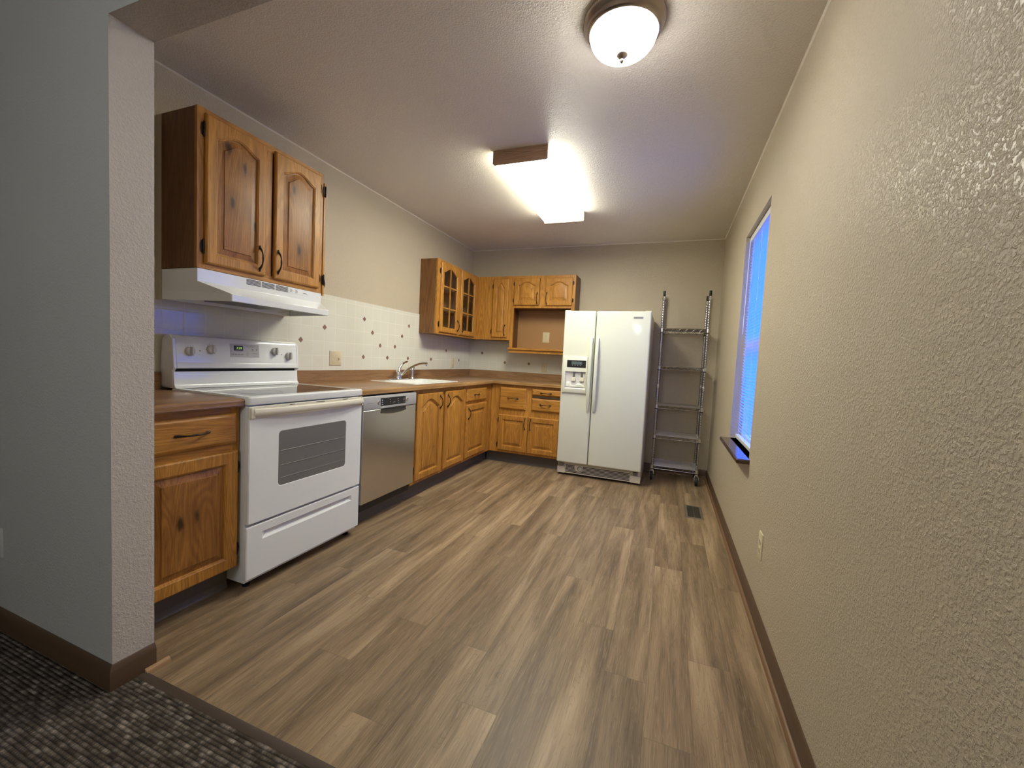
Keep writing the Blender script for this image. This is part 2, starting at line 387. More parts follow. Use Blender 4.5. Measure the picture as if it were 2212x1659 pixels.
def thing(name, label, cat, loc, group=None):
    o = bpy.data.objects.new(name, None); COL.objects.link(o); o.location = loc; o['_o'] = tuple(loc)
    o.empty_display_size = 0.1
    o['label'] = label; o['category'] = cat
    if group: o['group'] = group
    return o
def tag(o, label, cat, group=None):
    o['label'] = label; o['category'] = cat
    if group: o['group'] = group
    return o
def struct(o): o['kind'] = 'structure'; return o
def rrect(a0, a1, z0, z1, r, n=5):
    P = []
    for (cx, cz, s) in ((a0 + r, z0 + r, PI), (a1 - r, z0 + r, 1.5 * PI), (a1 - r, z1 - r, 0), (a0 + r, z1 - r, 0.5 * PI)):
        for k in range(n + 1):
            a = s + 0.5 * PI * k / n; P.append((cx + r * math.cos(a), cz + r * math.sin(a)))
    return P
def FL(x): return lambda a, d, z: (x + d, a, z)        # faces +x (left wall run)
def FB(y): return lambda a, d, z: (a, y - d, z)        # faces -y (back wall run)
def FR(x): return lambda a, d, z: (x - d, a, z)        # faces -x (right wall)

_text = []
def text_mesh(body, T, a, z, h, mat, name, parent, flip=1, d=0.0004, sx=1.0, shear=0.0):
    """flat lettering on a face, built from the built-in font"""
    cu = bpy.data.curves.new(name, 'FONT'); cu.body = body; cu.size = h / 0.72; cu.align_x = 'CENTER'; cu.align_y = 'CENTER'; cu.shear = shear
    t = bpy.data.objects.new(name, cu); COL.objects.link(t)
    bpy.context.view_layer.update()
    me0 = t.evaluated_get(bpy.context.evaluated_depsgraph_get()).to_mesh()
    V = [v.co.copy() for v in me0.vertices]; F = [list(p.vertices) for p in me0.polygons]
    t.evaluated_get(bpy.context.evaluated_depsgraph_get()).to_mesh_clear()
    bpy.data.objects.remove(t); bpy.data.curves.remove(cu)
    b = MB(); vs_ = [b.bm.verts.new(T(a + flip * v.x * sx, d, z + v.y)) for v in V]
    for f in F: b.face([vs_[i] for i in f])
    return b.build(name, mat, parent)

# ------------------------------------------------------------------ room
YB, XR, H = 3.679, 2.943, 2.5665
PX, PY0, PY1, ZH = 0.8035, -0.460, -0.339, 2.174
XL0, YR = -1.7, -3.6                                     # far sides of the living room
b = MB(); b.box(0, XR, -0.386, YB, -0.05, 0); struct(b.build('floor', 'floor', loc=(0, 0, 0)))
b = MB(); b.box(XL0, XR, YR, -0.392, -0.05, 0.006); struct(b.build('floor_carpet', 'carpet', loc=(0, 0, 0)))
b = MB(); b.prism([(-0.402, 0.0), (-0.368, 0.0), (-0.370, 0.005), (-0.385, 0.009), (-0.400, 0.006)], 'x', PX, XR - 0.013); struct(b.build('trim_1', 'strip'))
b = MB(); b.box(XL0 - 0.1, XR + 0.14, YR - 0.1, YB + 0.1, H, H + 0.1); struct(b.build('ceiling', 'ceiling', loc=(0, 0, 0)))
b = MB(); b.box(-0.12, 0, PY1, YB + 0.1, 0, H); struct(b.build('wall_left', 'wall', loc=(0, 0, 0)))
b = MB(); b.box(0, XR, YB, YB + 0.1, 0, H); struct(b.build('wall_back', 'wall', loc=(0, 0, 0)))
WY0, WY1, WZ0, WZ1 = 1.43, 2.228, 0.682, 2.160
b = MB()
b.box(XR, XR + 0.14, YR, WY0, 0, H); b.box(XR, XR + 0.14, WY1, YB + 0.1, 0, H); b.box(XR, XR + 0.14, WY0, WY1, 0, WZ0); b.box(XR, XR + 0.14, WY0, WY1, WZ1, H)
struct(b.build('wall_right', 'wall', loc=(0, 0, 0)))
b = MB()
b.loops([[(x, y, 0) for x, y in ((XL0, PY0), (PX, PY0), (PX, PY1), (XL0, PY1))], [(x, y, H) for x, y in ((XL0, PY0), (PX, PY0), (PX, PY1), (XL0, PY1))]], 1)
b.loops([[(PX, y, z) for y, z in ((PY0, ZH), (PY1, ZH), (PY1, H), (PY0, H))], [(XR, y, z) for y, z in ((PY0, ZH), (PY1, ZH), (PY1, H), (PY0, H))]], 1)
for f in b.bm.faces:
    if all(abs(v.co.y - PY0) < 1e-6 for v in f.verts): f.material_index = 0          # living-room side coloured darker to stand in for its weaker light
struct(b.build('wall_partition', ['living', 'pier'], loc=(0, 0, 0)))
b = MB(); b.box(XL0 - 0.1, XL0, YR, PY1, 0, H); struct(b.build('wall_living_left', 'living', loc=(0, 0, 0)))
b = MB()
b.box(XL0 - 0.1, XR + 0.14, YR - 0.1, YR, 0, H)
struct(b.build('wall_living_rear', 'living', loc=(0, 0, 0)))
def frame_bars(b, x0, x1, y0, y1, z0, z1, t, axis, m=0):
    if axis == 'y':   # opening in a wall facing y
        b.box(x0, x1, y0, y1, z0, z0 + t, m); b.box(x0, x1, y0, y1, z1 - t, z1, m); b.box(x0, x0 + t, y0, y1, z0 + t, z1 - t, m); b.box(x1 - t, x1, y0, y1, z0 + t, z1 - t, m)
    else:
        b.box(x0, x1, y0, y1, z0, z0 + t, m); b.box(x0, x1, y0, y1, z1 - t, z1, m); b.box(x0, x1, y0, y0 + t, z0 + t, z1 - t, m); b.box(x0, x1, y1 - t, y1, z0 + t, z1 - t, m)
# baseboards
def baseboard(name, pts, shoe=True, ends=None, h=0.085):
    """pts: wall-side polyline on plan; the board stands to the left of the walking direction"""
    b = MB()
    prof = [(0, 0), (0, h), (0.004, h), (0.009, h - 0.007), (0.011, h - 0.016), (0.013, h - 0.02), (0.013, 0)]
    def sweep(pr, m):
        L = []
        for i, p in enumerate(pts):
            p = Vector((*p, 0)); a = Vector((*pts[max(i - 1, 0)], 0)); c = Vector((*pts[min(i + 1, len(pts) - 1)], 0))
            d1 = (p - a).normalized() if i else None; d2 = (c - p).normalized() if i < len(pts) - 1 else None
            n1 = Vector((-d1.y, d1.x, 0)) if d1 else None; n2 = Vector((-d2.y, d2.x, 0)) if d2 else None
            off = (n1 + n2) / (1 + n1.dot(n2)) if (n1 and n2) else (n1 or n2)
            L.append([p + off * u + Vector((0, 0, v)) for u, v in pr])
        b.loops(L, m)
    sweep(prof, 0)
    if shoe: sweep([(0.013, 0), (0.013, 0.017), (0.018, 0.016), (0.024, 0.010), (0.026, 0)], 1)
    return struct(b.build(name, ['base', 'shoe']))
baseboard('baseboard_right', [(XR, YR), (XR, YB)])
baseboard('baseboard_back', [(XR - 0.013, YB), (1.47, YB)])
baseboard('baseboard_partition', [(PX, PY1), (PX, PY0), (XL0, PY0)][::-1][::-1], shoe=False, h=0.09)
b = MB(); b.prism([(PX + 0.013, 0), (PX + 0.013, 0.018), (PX + 0.020, 0.016), (PX + 0.026, 0.009), (PX + 0.028, 0)], 'y', -0.375, -0.300)
struct(b.build('trim_2', plain('bare_oak_shoe', (0.30, 0.17, 0.075), 0.5)))
b = MB(); g = 0.007
b.prism([(0, H), (g, H), (0, H - g)], 'y', PY1, YB); b.prism([(YB, H), (YB - g, H), (YB, H - g)], 'x', 0, XR); b.prism([(XR, H), (XR - g, H), (XR, H - g)], 'y', PY1, YB)
struct(b.build('trim_3', 'bead'))
# tiled splash
TZ0, TZ1 = 1.0255, 1.601
b = MB(); b.box(0, 0.008, PY1, 2.90, TZ0 - 0.09, TZ1); b.box(0, 0.008, 2.90, YB, TZ0, 1.45)
DL = [(0.988, 1.245), (1.2055, 1.353), (1.6395, 1.462), (1.748, 1.353), (1.8565, 1.245), (2.0735, 1.245), (2.182, 1.353), (2.2905, 1.462), (1.6395, 1.1365), (1.965, 1.1365), (2.2905, 1.1365), (2.7245, 1.1365), (3.05, 1.245), (3.3755, 1.1365)]
def diamond(b, T, a, z, s=0.021):
    b.loops([[T(a - s, 0, z), T(a, 0, z - s), T(a + s, 0, z), T(a, 0, z + s)], [T(a - s, 0.0012, z), T(a, 0.0012, z - s), T(a + s, 0.0012, z), T(a, 0.0012, z + s)]], 1)
for a, z in DL: diamond(b, FL(0.0078), a, z)
struct(b.build('wall_left_tiling', ['tile_l', 'diamond'], loc=(0, 0, 0)))
b = MB(); b.box(0.008, 1.46, YB - 0.008, YB, TZ0, 1.45)
for a, z in [(0.1865, 1.245), (0.512, 1.1365), (0.8375, 1.1365)]: diamond(b, FB(YB - 0.0078), a, z)
struct(b.build('wall_back_tiling', ['tile_b', 'diamond'], loc=(0, 0, 0)))
# kitchen window, set back in the right wall
b = MB(); xf = XR + 0.075
frame_bars(b, xf, xf + 0.06, WY0, WY1, WZ0, WZ1, 0.035, 'x'); b.box(xf + 0.01, xf + 0.05, WY0 + 0.035, WY1 - 0.035, 1.345, 1.405)
win = struct(b.build('window_1', 'vinyl'))
b = MB(); b.box(xf + 0.028, xf + 0.032, WY0 + 0.035, WY1 - 0.035, WZ0 + 0.035, WZ1 - 0.035); b.build('glass_pane', 'pane', win)
b = MB(); b.box(XR - 0.068, xf, WY0 - 0.03, WY1 - 0.004, 0.655, 0.682); o = b.build('window_sill', 'sill', win, bevel=0.006)
bl = thing('window_blind', 'white venetian blind glowing blue in the recessed window of the right wall', 'blind', (XR + 0.045, (WY0 + WY1) / 2, WZ0 + 0.003))
xb = XR + 0.047
b = MB(); b.box(xb - 0.02, xb + 0.02, WY0 + 0.006, WY1 - 0.006, WZ1 - 0.045, WZ1 - 0.003); b.build('head_rail', 'vinyl', bl, bevel=0.003)
b = MB(); pitch = 0.0213; zs = 0.745
while zs < WZ1 - 0.06:
    L = []
    for y in (WY0 + 0.010, WY1 - 0.010):
        lp = []
        for k in range(5):
            q = (k / 4 - 0.5) * 0.025; a = math.radians(52); bow = 0.0016 * (1 - (2 * k / 4 - 1) ** 2)
            lp.append((xb - q * math.cos(a) + bow * math.sin(a), y, zs + q * math.sin(a) + bow * math.cos(a)))
        L.append(lp)
    b.loops(L, 0, False, False, closed=False); zs += pitch
sl = b.build('slats', 'blind', bl)
b = MB(); b.box(xb - 0.014, xb + 0.014, WY0 + 0.008, WY1 - 0.008, WZ0 + 0.006, WZ0 + 0.032); b.build('bottom_rail', 'vinyl', bl, bevel=0.003)
for yy in (WY0 + 0.13, (WY0 + WY1) / 2, WY1 - 0.13):
    b = MB(); b.tube([(xb - 0.012, yy, WZ0 + 0.02), (xb - 0.012, yy, WZ1 - 0.03)], 0.0011, 5); b.tube([(xb + 0.012, yy, WZ0 + 0.02), (xb + 0.012, yy, WZ1 - 0.03)], 0.0011, 5); b.build('ladder_cord', 'cord', bl)
b = MB(); b.tube([(xb - 0.026, WY1 - 0.06, WZ1 - 0.04), (xb - 0.028, WY1 - 0.06, 1.45)], 0.0035, 6); b.build('tilt_wand', 'cord', bl)

# ------------------------------------------------------------------ cabinets
def opening(a0, a1, z0, z1, rise, i=0.0, N=20):
    """closed outline, z1 = shoulder height, rise = extra height of the arch; i = inset"""
    a0, a1, z0, z1 = a0 + i, a1 - i, z0 + i, z1 - i
    P = [(a0, z0), (a1, z0)]
    for k in range(N + 1):
        u = 1 - 2 * k / N
        h = rise * (0.5 + 0.5 * math.cos(PI * min(1.0, abs(u) / 0.97))) ** 0.72 if rise else 0.0
        P.append(((a0 + a1) / 2 + u * (a1 - a0) / 2, z1 + h))
    return P
def door_mesh(T, a0, a1, z0, z1, st=0.048, top=0.05, rise=0.0, t=0.02, bot=None):
    b = MB(); bot = bot or st
    oa0, oa1, oz0, oz1 = a0 + st, a1 - st, z0 + bot, z1 - top - rise
    def lp(P, d): return [T(a, d, z) for a, z in P]
    O = lambda i: opening(a0, a1, z0, z1, 0, i); I = lambda i: opening(oa0, oa1, oz0, oz1, rise, i)
    rb = 0.026 if (oa1 - oa0) > 0.14 else 0.016
    b.loops([lp(O(0), 0.0), lp(O(0), t - 0.008), lp(O(0.003), t - 0.003), lp(O(0.008), t), lp(I(0), t), lp(I(0.002), t - 0.003), lp(I(0.006), t - 0.005), lp(I(0.009), t - 0.012), lp(I(0.013), t - 0.0125), lp(I(0.013 + rb), t - 0.0065), lp(I(0.0145 + rb), t - 0.002), lp(I(0.016 + rb), t - 0.0018)],
            [0, 0, 0, 0, 0, 0, 0, 1, 1, 1, 1])
    return b
def slab_mesh(T, a0, a1, z0, z1, t=0.02, raised=True):
    b = MB(); O = lambda i: [(a0 + i, z0 + i), (a1 - i, z0 + i), (a1 - i, z1 - i), (a0 + i, z1 - i)]
    lp = lambda P, d: [T(a, d, z) for a, z in P]
    b.loops([lp(O(0), 0), lp(O(0), t - 0.010), lp(O(0.004), t - 0.006), lp(O(0.010), t - 0.002), lp(O(0.014), t)], 0)
    return b
def pull(T, parent, p0, p1, d0, name='handle'):
    """bow pull between two face points p0, p1 = (a, z)"""
    b = MB(); n = 14; pts = []; R = []
    for k in range(n + 1):
        s_ = k / n; a = p0[0] + (p1[0] - p0[0]) * s_; z = p0[1] + (p1[1] - p0[1]) * s_
        e = abs(2 * s_ - 1)
        pts.append(T(a, d0 + 0.003 + 0.024 * (1 - e ** 2.6), z)); R.append(0.0036 + 0.0030 * max(0, e - 0.62) / 0.38 + 0.0012 * max(0, 1 - e * 3))
    b.tube(pts, R, 8)
    for (a, z), s_ in ((p0, -1), (p1, 1)):
        da, dz = (p1[0] - p0[0]), (p1[1] - p0[1]); L = math.hypot(da, dz); da, dz = da / L, dz / L
        for kk in range(1):
            c = (a + s_ * da * 0.004, z + s_ * dz * 0.004)
            lpL = []
            for rr, dd in ((0.6, 0.0), (1.0, 0.002), (0.8, 0.005), (0.3, 0.0065)):
                lpL.append([T(c[0] + rr * (0.011 * math.cos(q) * da - 0.0065 * math.sin(q) * dz), d0 + dd, c[1] + rr * (0.011 * math.cos(q) * dz + 0.0065 * math.sin(q) * da)) for q in [2 * PI * i / 12 for i in range(12)]])
            b.loops(lpL, 0)
    return b.build(name, 'iron', parent, ang=60)
def hinge(T, parent, a, z, d0, side, h=0.052):
    b = MB()
    c = T(a, d0 + 0.006, z)
    b.lathe([(0.0012, -h / 2 - 0.006), (0.0035, -h / 2 - 0.003), (0.0045, -h / 2), (0.0048, 0), (0.0045, h / 2), (0.0035, h / 2 + 0.003), (0.0012, h / 2 + 0.006)], c, 'z', 8)
    P = [(a, z - h / 2), (a + side * 0.010, z - h * 0.42), (a + side * 0.013, z), (a + side * 0.010, z + h * 0.42), (a, z + h / 2)]
    b.loops([[T(p, d0, q) for p, q in P], [T(p, d0 + 0.003, q) for p, q in P]], 0)
    return b.build('hinge', 'iron', parent, ang=60)
def face_frame(T, parent, a0, a1, z0, z1, bars, t=0.019, mat='oak_z'):
    pass

U = 'oak cabinets'
b = MB(); b.box(0, 0.055, 0.0945, 0.8535, 1.395, 2.303); struct(b.build('wall_furring', 'wall', loc=(0, 0, 0)))
# --- wall cabinet over the range hood
T = FL(0.325)
c1 = thing('wall_cabinet', 'oak wall cabinet with two arched panel doors above the range hood', 'cabinet', (0.16, 0.475, 1.547), 'oak wall cabinets')
b = MB(); b.box(0.0555, 0.306, 0.0945, 0.8535, 1.5475, 2.303); b.build('cabinet_body', 'side', c1, bevel=0.0015)
b = MB()
b.box(0.306, 0.325, 0.093, 0.133, 1.547, 2.303); b.box(0.306, 0.325, 0.815, 0.855, 1.547, 2.303); b.box(0.306, 0.325, 0.440, 0.490, 1.585, 2.265)
b.build('face_frame', 'oak_z', c1, bevel=0.0012)
for z0, z1 in ((1.547, 1.585), (2.265, 2.303)):
    b = MB(); b.box(0.306, 0.3249, 0.133, 0.815, z0, z1); b.build('face_rail', 'oak_y', c1, bevel=0.0012)
d = door_mesh(T, 0.124, 0.444, 1.574, 2.279, 0.048, 0.052, 0.042).build('door', ['oak_z', 'panel'], c1, ang=18)
pull(T, d, (0.404, 1.605), (0.404, 1.717), 0.02); hinge(T, d, 0.120, 2.203, 0, -1, 0.062); hinge(T, d, 0.120, 1.652, 0, -1, 0.062)
d = door_mesh(T, 0.498, 0.822, 1.574, 2.279, 0.048, 0.052, 0.042).build('door', ['oak_z', 'panel'], c1, ang=18)
pull(T, d, (0.518, 1.612), (0.518, 1.723), 0.02); hinge(T, d, 0.829, 2.203, 0, 1, 0.045); hinge(T, d, 0.829, 1.640, 0, 1, 0.045)
TE = lambda a, d_, z: (a, 0.8575 + d_, z)          # end door on the cabinet's far side
d = door_mesh(TE, 0.075, 0.330, 1.535, 2.249, 0.048, 0.055, 0.0).build('end_door', ['oak_z', 'panel'], c1, ang=18)
pull(TE, d, (0.300, 1.572), (0.300, 1.670), 0.02); hinge(FL(0.330), d, 0.862, 2.195, 0, -1, 0.06); hinge(FL(0.330), d, 0.862, 1.635, 0, -1, 0.06)

# --- range hood
hd = thing('range_hood', 'white under-cabinet range hood above the electric range', 'range hood', (0.22, 0.475, 1.392))
b = MB()
ya, yb_ = 0.096, 0.8555; la, lb = 0.165, 0.779; lx = 0.47
top = [(0.056, ya, 1.546), (0.325, ya, 1.546), (0.325, yb_, 1.546), (0.056, yb_, 1.546)]
mid = [(0.056, ya, 1.482), (0.325, ya, 1.482), (0.325, yb_, 1.482), (0.056, yb_, 1.482)]
lt = [(0.056, ya, 1.440), (lx, la, 1.428), (lx, lb, 1.428), (0.056, yb_, 1.440)]
lt0 = [(0.056, ya, 1.442), (lx - 0.016, la - 0.004, 1.434), (lx - 0.016, lb + 0.004, 1.434), (0.056, yb_, 1.442)]
lo = [(0.056, ya, 1.394), (lx, la, 1.394), (lx, lb, 1.394), (0.056, yb_, 1.394)]
li = [(0.067, ya + 0.012, 1.394), (lx - 0.012, la + 0.010, 1.394), (lx - 0.012, lb - 0.010, 1.394), (0.067, yb_ - 0.012, 1.394)]
lu = [(0.067, ya + 0.012, 1.425), (lx - 0.02, la + 0.010, 1.415), (lx - 0.02, lb - 0.010, 1.415), (0.067, yb_ - 0.012, 1.425)]
b.loops([top, mid, lt0, lt, lo, li, lu], 0); b.build('hood_body', 'white', hd, bevel=0.0025)
T = FL(0.3251)
for a0, a1 in ((0.345, 0.428), (0.435, 0.514), (0.522, 0.603)):
    b = MB()
    for k in range(5):
        z = 1.5385 - k * 0.0062; b.box(0.3245, 0.3256, a0, a1, z - 0.0018, z + 0.0018)
    b.build('vent_grille', 'black', hd)
b = MB(); b.prism([(q[0], q[1]) for q in rrect(0.609, 0.757, 1.510, 1.541, 0.002)], 'x', 0.3248, 0.3262); sw = b.build('switch_panel', 'knob', hd)
sw.data.materials[0] = M['white']
for a in (0.626, 0.664):
    b = MB(); b.box(0.3262, 0.3280, a - 0.007, a + 0.007, 1.517, 1.536); b.build('rocker_switch', 'white', sw, bevel=0.001)
    b = MB(); b.box(0.3280, 0.3284, a - 0.005, a - 0.0038, 1.521, 1.534); b.box(0.3280, 0.3284, a - 0.005, a + 0.001, 1.521, 1.5222); b.box(0.3280, 0.3284, a + 0.001, a + 0.005, 1.522, 1.523); b.box(0.3280, 0.3284, a + 0.001, a + 0.0025, 1.523, 1.533); b.box(0.3280, 0.3284, a + 0.004, a + 0.005, 1.526, 1.531); b.build('switch_marking', 'mark', sw)
b = MB(); b.box(0.3262, 0.3265, 0.712, 0.742, 1.522, 1.5255); b.build('printed_label', 'mark', sw)
b = MB(); b.box(0.15, 0.36, 0.24, 0.56, 1.404, 1.412); b.build('grease_filter', 'grey', hd, bevel=0.002)

# --- left base cabinet
def base_box(name, label, T, horiz, a0, a1, depth, loc, parts_, z1=0.888):
    pass
T = FL(0.605)
lb_ = thing('base_cabinet', 'oak base cabinet with one drawer over one knotty door, left of the range', 'cabinet', (0.3, -0.11, 0.0), 'oak base cabinets')
b = MB(); b.box(0.012, 0.586, -0.336, 0.112, 0.125, 0.893); b.build('cabinet_body', 'side', lb_)
b = MB(); b.box(0.586, 0.605, -0.336, -0.285, 0.125, 0.894); b.box(0.586, 0.605, 0.072, 0.112, 0.125, 0.894)
b.build('face_frame', 'oak_z', lb_, bevel=0.001)
for z0, z1 in ((0.68, 0.74), (0.862, 0.894), (0.125, 0.165)):
    b = MB(); b.box(0.586, 0.6048, -0.285, 0.072, z0, z1); b.build('face_rail', 'oak_y', lb_, bevel=0.001)
d = slab_mesh(T, -0.312, 0.091, 0.727, 0.867).build('drawer_front', 'oak_y', lb_, ang=18); pull(T, d, (-0.162, 0.797), (-0.046, 0.797), 0.02)
d = door_mesh(T, -0.312, 0.098, 0.130, 0.692, 0.055, 0.055).build('door', ['oak_z', 'panel'], lb_, ang=18)
hinge(T, d, 0.103, 0.610, 0, 1); hinge(T, d, 0.103, 0.215, 0, 1)
b = MB(); b.box(0.40, 0.530, -0.336, 0.112, 0, 0.125); b.prism([(0.530, 0), (0.540, 0), (0.533, 0.012), (0.530, 0.03)], 'y', -0.336, 0.112); b.build('toe_kick', 'toe', lb_)
NOSE = [(0.003, 0.913), (0.0, 0.921), (0.002, 0.929), (0.008, 0.9335), (0.016, 0.9345)]
def sweep_top(b, stations, prof, m=0):
    """stations: list of (corner point, inward vector)"""
    b.loops([[(p[0] + q[0] * o, p[1] + q[1] * o, z) for o, z in prof] for p, q in stations], m)
FULL = [(0.020, 0.897), (0.006, 0.898), (0.001, 0.904)] + NOSE + [(0.636, 0.9345), (0.636, 0.897)]
ct = MB(); sweep_top(ct, [((0.644, PY1 + 0.002), (-1, 0)), ((0.644, 0.110), (-1, 0))], FULL)
ct.box(0.0085, 0.027, PY1 + 0.002, 0.110, 0.9345, 1.0245)
o = ct.build('countertop', 'lam_y'); tag(o, 'short wood-look laminate countertop on the cabinet left of the range', 'countertop', 'wood-look countertops')
# --- main L-shaped counter
ct = MB(); SY0, SY1, SX0, SX1 = 1.680, 2.370, 0.085, 0.525
FR_ = FULL[:8] + [(0.644 - SX1, 0.9345), (0.644 - SX1, 0.897)]
BK = [(0.644 - SX0, 0.897), (0.644 - SX0, 0.9345), (0.636, 0.9345), (0.636, 0.897)]
sweep_top(ct, [((0.644, 0.876), (-1, 0)), ((0.644, SY0), (-1, 0))], FULL)
sweep_top(ct, [((0.644, SY0), (-1, 0)), ((0.644, SY1), (-1, 0))], FR_); sweep_top(ct, [((0.644, SY0), (-1, 0)), ((0.644, SY1), (-1, 0))], BK)
sweep_top(ct, [((0.644, SY1), (-1, 0)), ((0.644, 3.040), (-1, 1)), ], FULL)
sweep_top(ct, [((0.644, 3.040), (-1, 1)), ((1.440, 3.040), (0, 1))], [(o_, z) for o_, z in FULL], 1)
ct.box(0.0085, 0.026, 0.876, 3.668, 0.9345, 1.0245); ct.box(0.0085, 1.440, 3.652, 3.670, 0.9345, 1.0244, 1)
def nose_faces(bm, a, b_):
    bm.normal_update()
    for f in bm.faces:
        c = f.calc_center_median(); n = f.normal
        if c.x > 0.630 and c.y < 3.03 and abs(n.y) < 0.5 and abs(n.x) > 0.2: f.material_index = a
        elif c.x > 0.66 and c.y < 3.054 and abs(n.x) < 0.5 and abs(n.y) > 0.2 and c.y > 3.0: f.material_index = b_
nose_faces(ct.bm, 2, 3)
ctop = ct.build('countertop', ['lam_y', 'lam_x', 'edge_y', 'edge_x']); tag(ctop, 'long L-shaped wood-look laminate countertop holding the white sink', 'countertop', 'wood-look countertops')

# --- electric range
rg = thing('electric_range', 'white freestanding electric range with smooth dark cooktop', 'range', (0.34, 0.494, 0.0))
b = MB(); b.box(0.012, 0.640, 0.118, 0.871, 0.035, 0.903); b.build('range_body', 'white', rg, bevel=0.003)
b = MB()
def slabloop(x0, x1, y0, y1, r, z): return [(p[0], p[1], z) for p in rrect(x0, x1, y0, y1, r)]
b.loops([slabloop(0.10, 0.668, 0.114, 0.874, 0.012, 0.905), slabloop(0.10, 0.671, 0.112, 0.876, 0.014, 0.910), slabloop(0.10, 0.671, 0.112, 0.876, 0.014, 0.937), slabloop(0.102, 0.665, 0.117, 0.871, 0.012, 0.944), slabloop(0.125, 0.630, 0.150, 0.838, 0.012, 0.944), slabloop(0.127, 0.628, 0.152, 0.836, 0.012, 0.942)], 0)
ck = b.build('cooktop_frame', 'white', rg)
b = MB(); b.prism(rrect(0.128, 0.627, 0.153, 0.835, 0.012), 'z', 0.936, 0.9432); gl = b.build('ceramic_glass', 'ctop', rg)
for x, y, r in ((0.25, 0.31, 0.08), (0.25, 0.68, 0.105), (0.49, 0.31, 0.105), (0.49, 0.68, 0.08)):
    b = MB(); b.ring([[(x + q * math.cos(2 * PI * k / 32), y + q * math.sin(2 * PI * k / 32), z) for k in range(32)] for q, z in ((r, 0.9430), (r, 0.9435), (r - 0.006, 0.9435), (r - 0.006, 0.9430))], 0); b.build('burner_ring', 'ring', gl)
# backguard: lower riser, dark gap, control panel
b = MB(); b.prism([(0.012, 0.944), (0.140, 0.944), (0.126, 0.950), (0.118, 0.962), (0.112, 1.030), (0.012, 1.030)], 'y', 0.117, 0.871); b.build('riser', 'white', rg, bevel=0.003)
b = MB(); b.prism([(0.014, 1.030), (0.098, 1.030), (0.098, 1.048), (0.014, 1.048)], 'y', 0.128, 0.862); b.build('vent_gap', 'gap', rg)
b = MB(); prof = [(0.014, 1.046), (0.122, 1.046), (0.125, 1.050), (0.121, 1.075), (0.120, 1.0765), (0.119, 1.0775), (0.106, 1.200), (0.098, 1.213), (0.085, 1.220), (0.050, 1.222), (0.028, 1.215), (0.014, 1.19)]
b.prism(prof, 'y', 0.128, 0.862); cp = b.build('control_panel', 'white', rg, bevel=0.004, ang=30)
for y0, y1 in ((0.114, 0.130), (0.860, 0.876)):
    b = MB(); b.prism([(0.012, 0.95), (0.110, 0.95), (0.108, 1.035), (0.122, 1.048), (0.108, 1.20), (0.088, 1.220), (0.045, 1.220), (0.022, 1.19), (0.012, 1.05)], 'y', y0, y1); b.build('end_cap', 'white', rg, bevel=0.004)
def TP(a, d_, z):     # on the sloping control face
    x = 0.119 - (z - 1.0775) * (0.013 / 0.1225); return (x + d_, a, z + d_ * 0.106)
for a, z, rot in ((0.192, 1.137, 0.25), (0.302, 1.151, 0.25), (0.695, 1.153, 0.3), (0.797, 1.127, 0.3)):
    b = MB(); n = 24
    L = []
    for r, d_ in ((0.024, 0.0), (0.024, 0.006), (0.0225, 0.016), (0.020, 0.018), (0.014, 0.0185)):
        L.append([TP(a + r * math.cos(2 * PI * k / n), d_, z + r * math.sin(2 * PI * k / n)) for k in range(n)])
    b.loops(L, 0); kb = b.build('knob', 'knob', cp, ang=50)
    b = MB()
    L = []
    for hw, hl, d_ in ((0.006, 0.0225, 0.015), (0.0055, 0.0225, 0.030), (0.004, 0.021, 0.033)):
        L.append([TP(a + x * math.cos(rot) + y * math.sin(rot) * 0.3, d_, z + y) for x, y in ((-hw, -hl), (hw, -hl), (hw, hl), (-hw, hl))])
    b.loops(L, 0)
    b2 = b
    b2.build('knob_grip', 'knob', cp, bevel=0.001)
    b = MB()
    for k in range(11):
        q = PI * (0.8 + 1.4 * k / 10) + PI / 2
        p = (a + 0.029 * math.cos(q), z + 0.029 * math.sin(q))
        b.loops([[TP(p[0] - 0.001, 0, p[1] - 0.001), TP(p[0] + 0.001, 0, p[1] - 0.001), TP(p[0] + 0.001, 0, p[1] + 0.001), TP(p[0] - 0.001, 0, p[1] + 0.001)], [TP(p[0] - 0.001, 0.0006, p[1] - 0.001), TP(p[0] + 0.001, 0.0006, p[1] - 0.001), TP(p[0] + 0.001, 0.0006, p[1] + 0.001), TP(p[0] - 0.001, 0.0006, p[1] + 0.001)]], 0)
    b.build('dial_marks', 'mark', cp)
def pad(b, T, P, d0, d1, m=0): return b.loops([[T(a, d0, z) for a, z in P], [T(a, d1, z) for a, z in P]], m)
b = MB(); pad(b, TP, rrect(0.410, 0.588, 1.112, 1.189, 0.003), 0, 0.0015); kp = b.build('keypad', plain('keypad_grey', (0.50, 0.49, 0.45), 0.4), cp)
b = MB(); pad(b, TP, rrect(0.431, 0.485, 1.150, 1.179, 0.002), 0.0012, 0.003); b.build('clock_display', 'black', cp)
text_mesh('7:39', TP, 0.461, 1.1635, 0.014, 'led', 'clock_digits', cp, 1, 0.0034, 1.0, 0.1)
text_mesh('Whirlpool', TP, 0.560, 1.1355, 0.0068, 'mark', 'brand_lettering', cp, 1, 0.0018, 0.8, 0.25)
KP = plain('keypad_print', (0.27, 0.265, 0.25), 0.6)
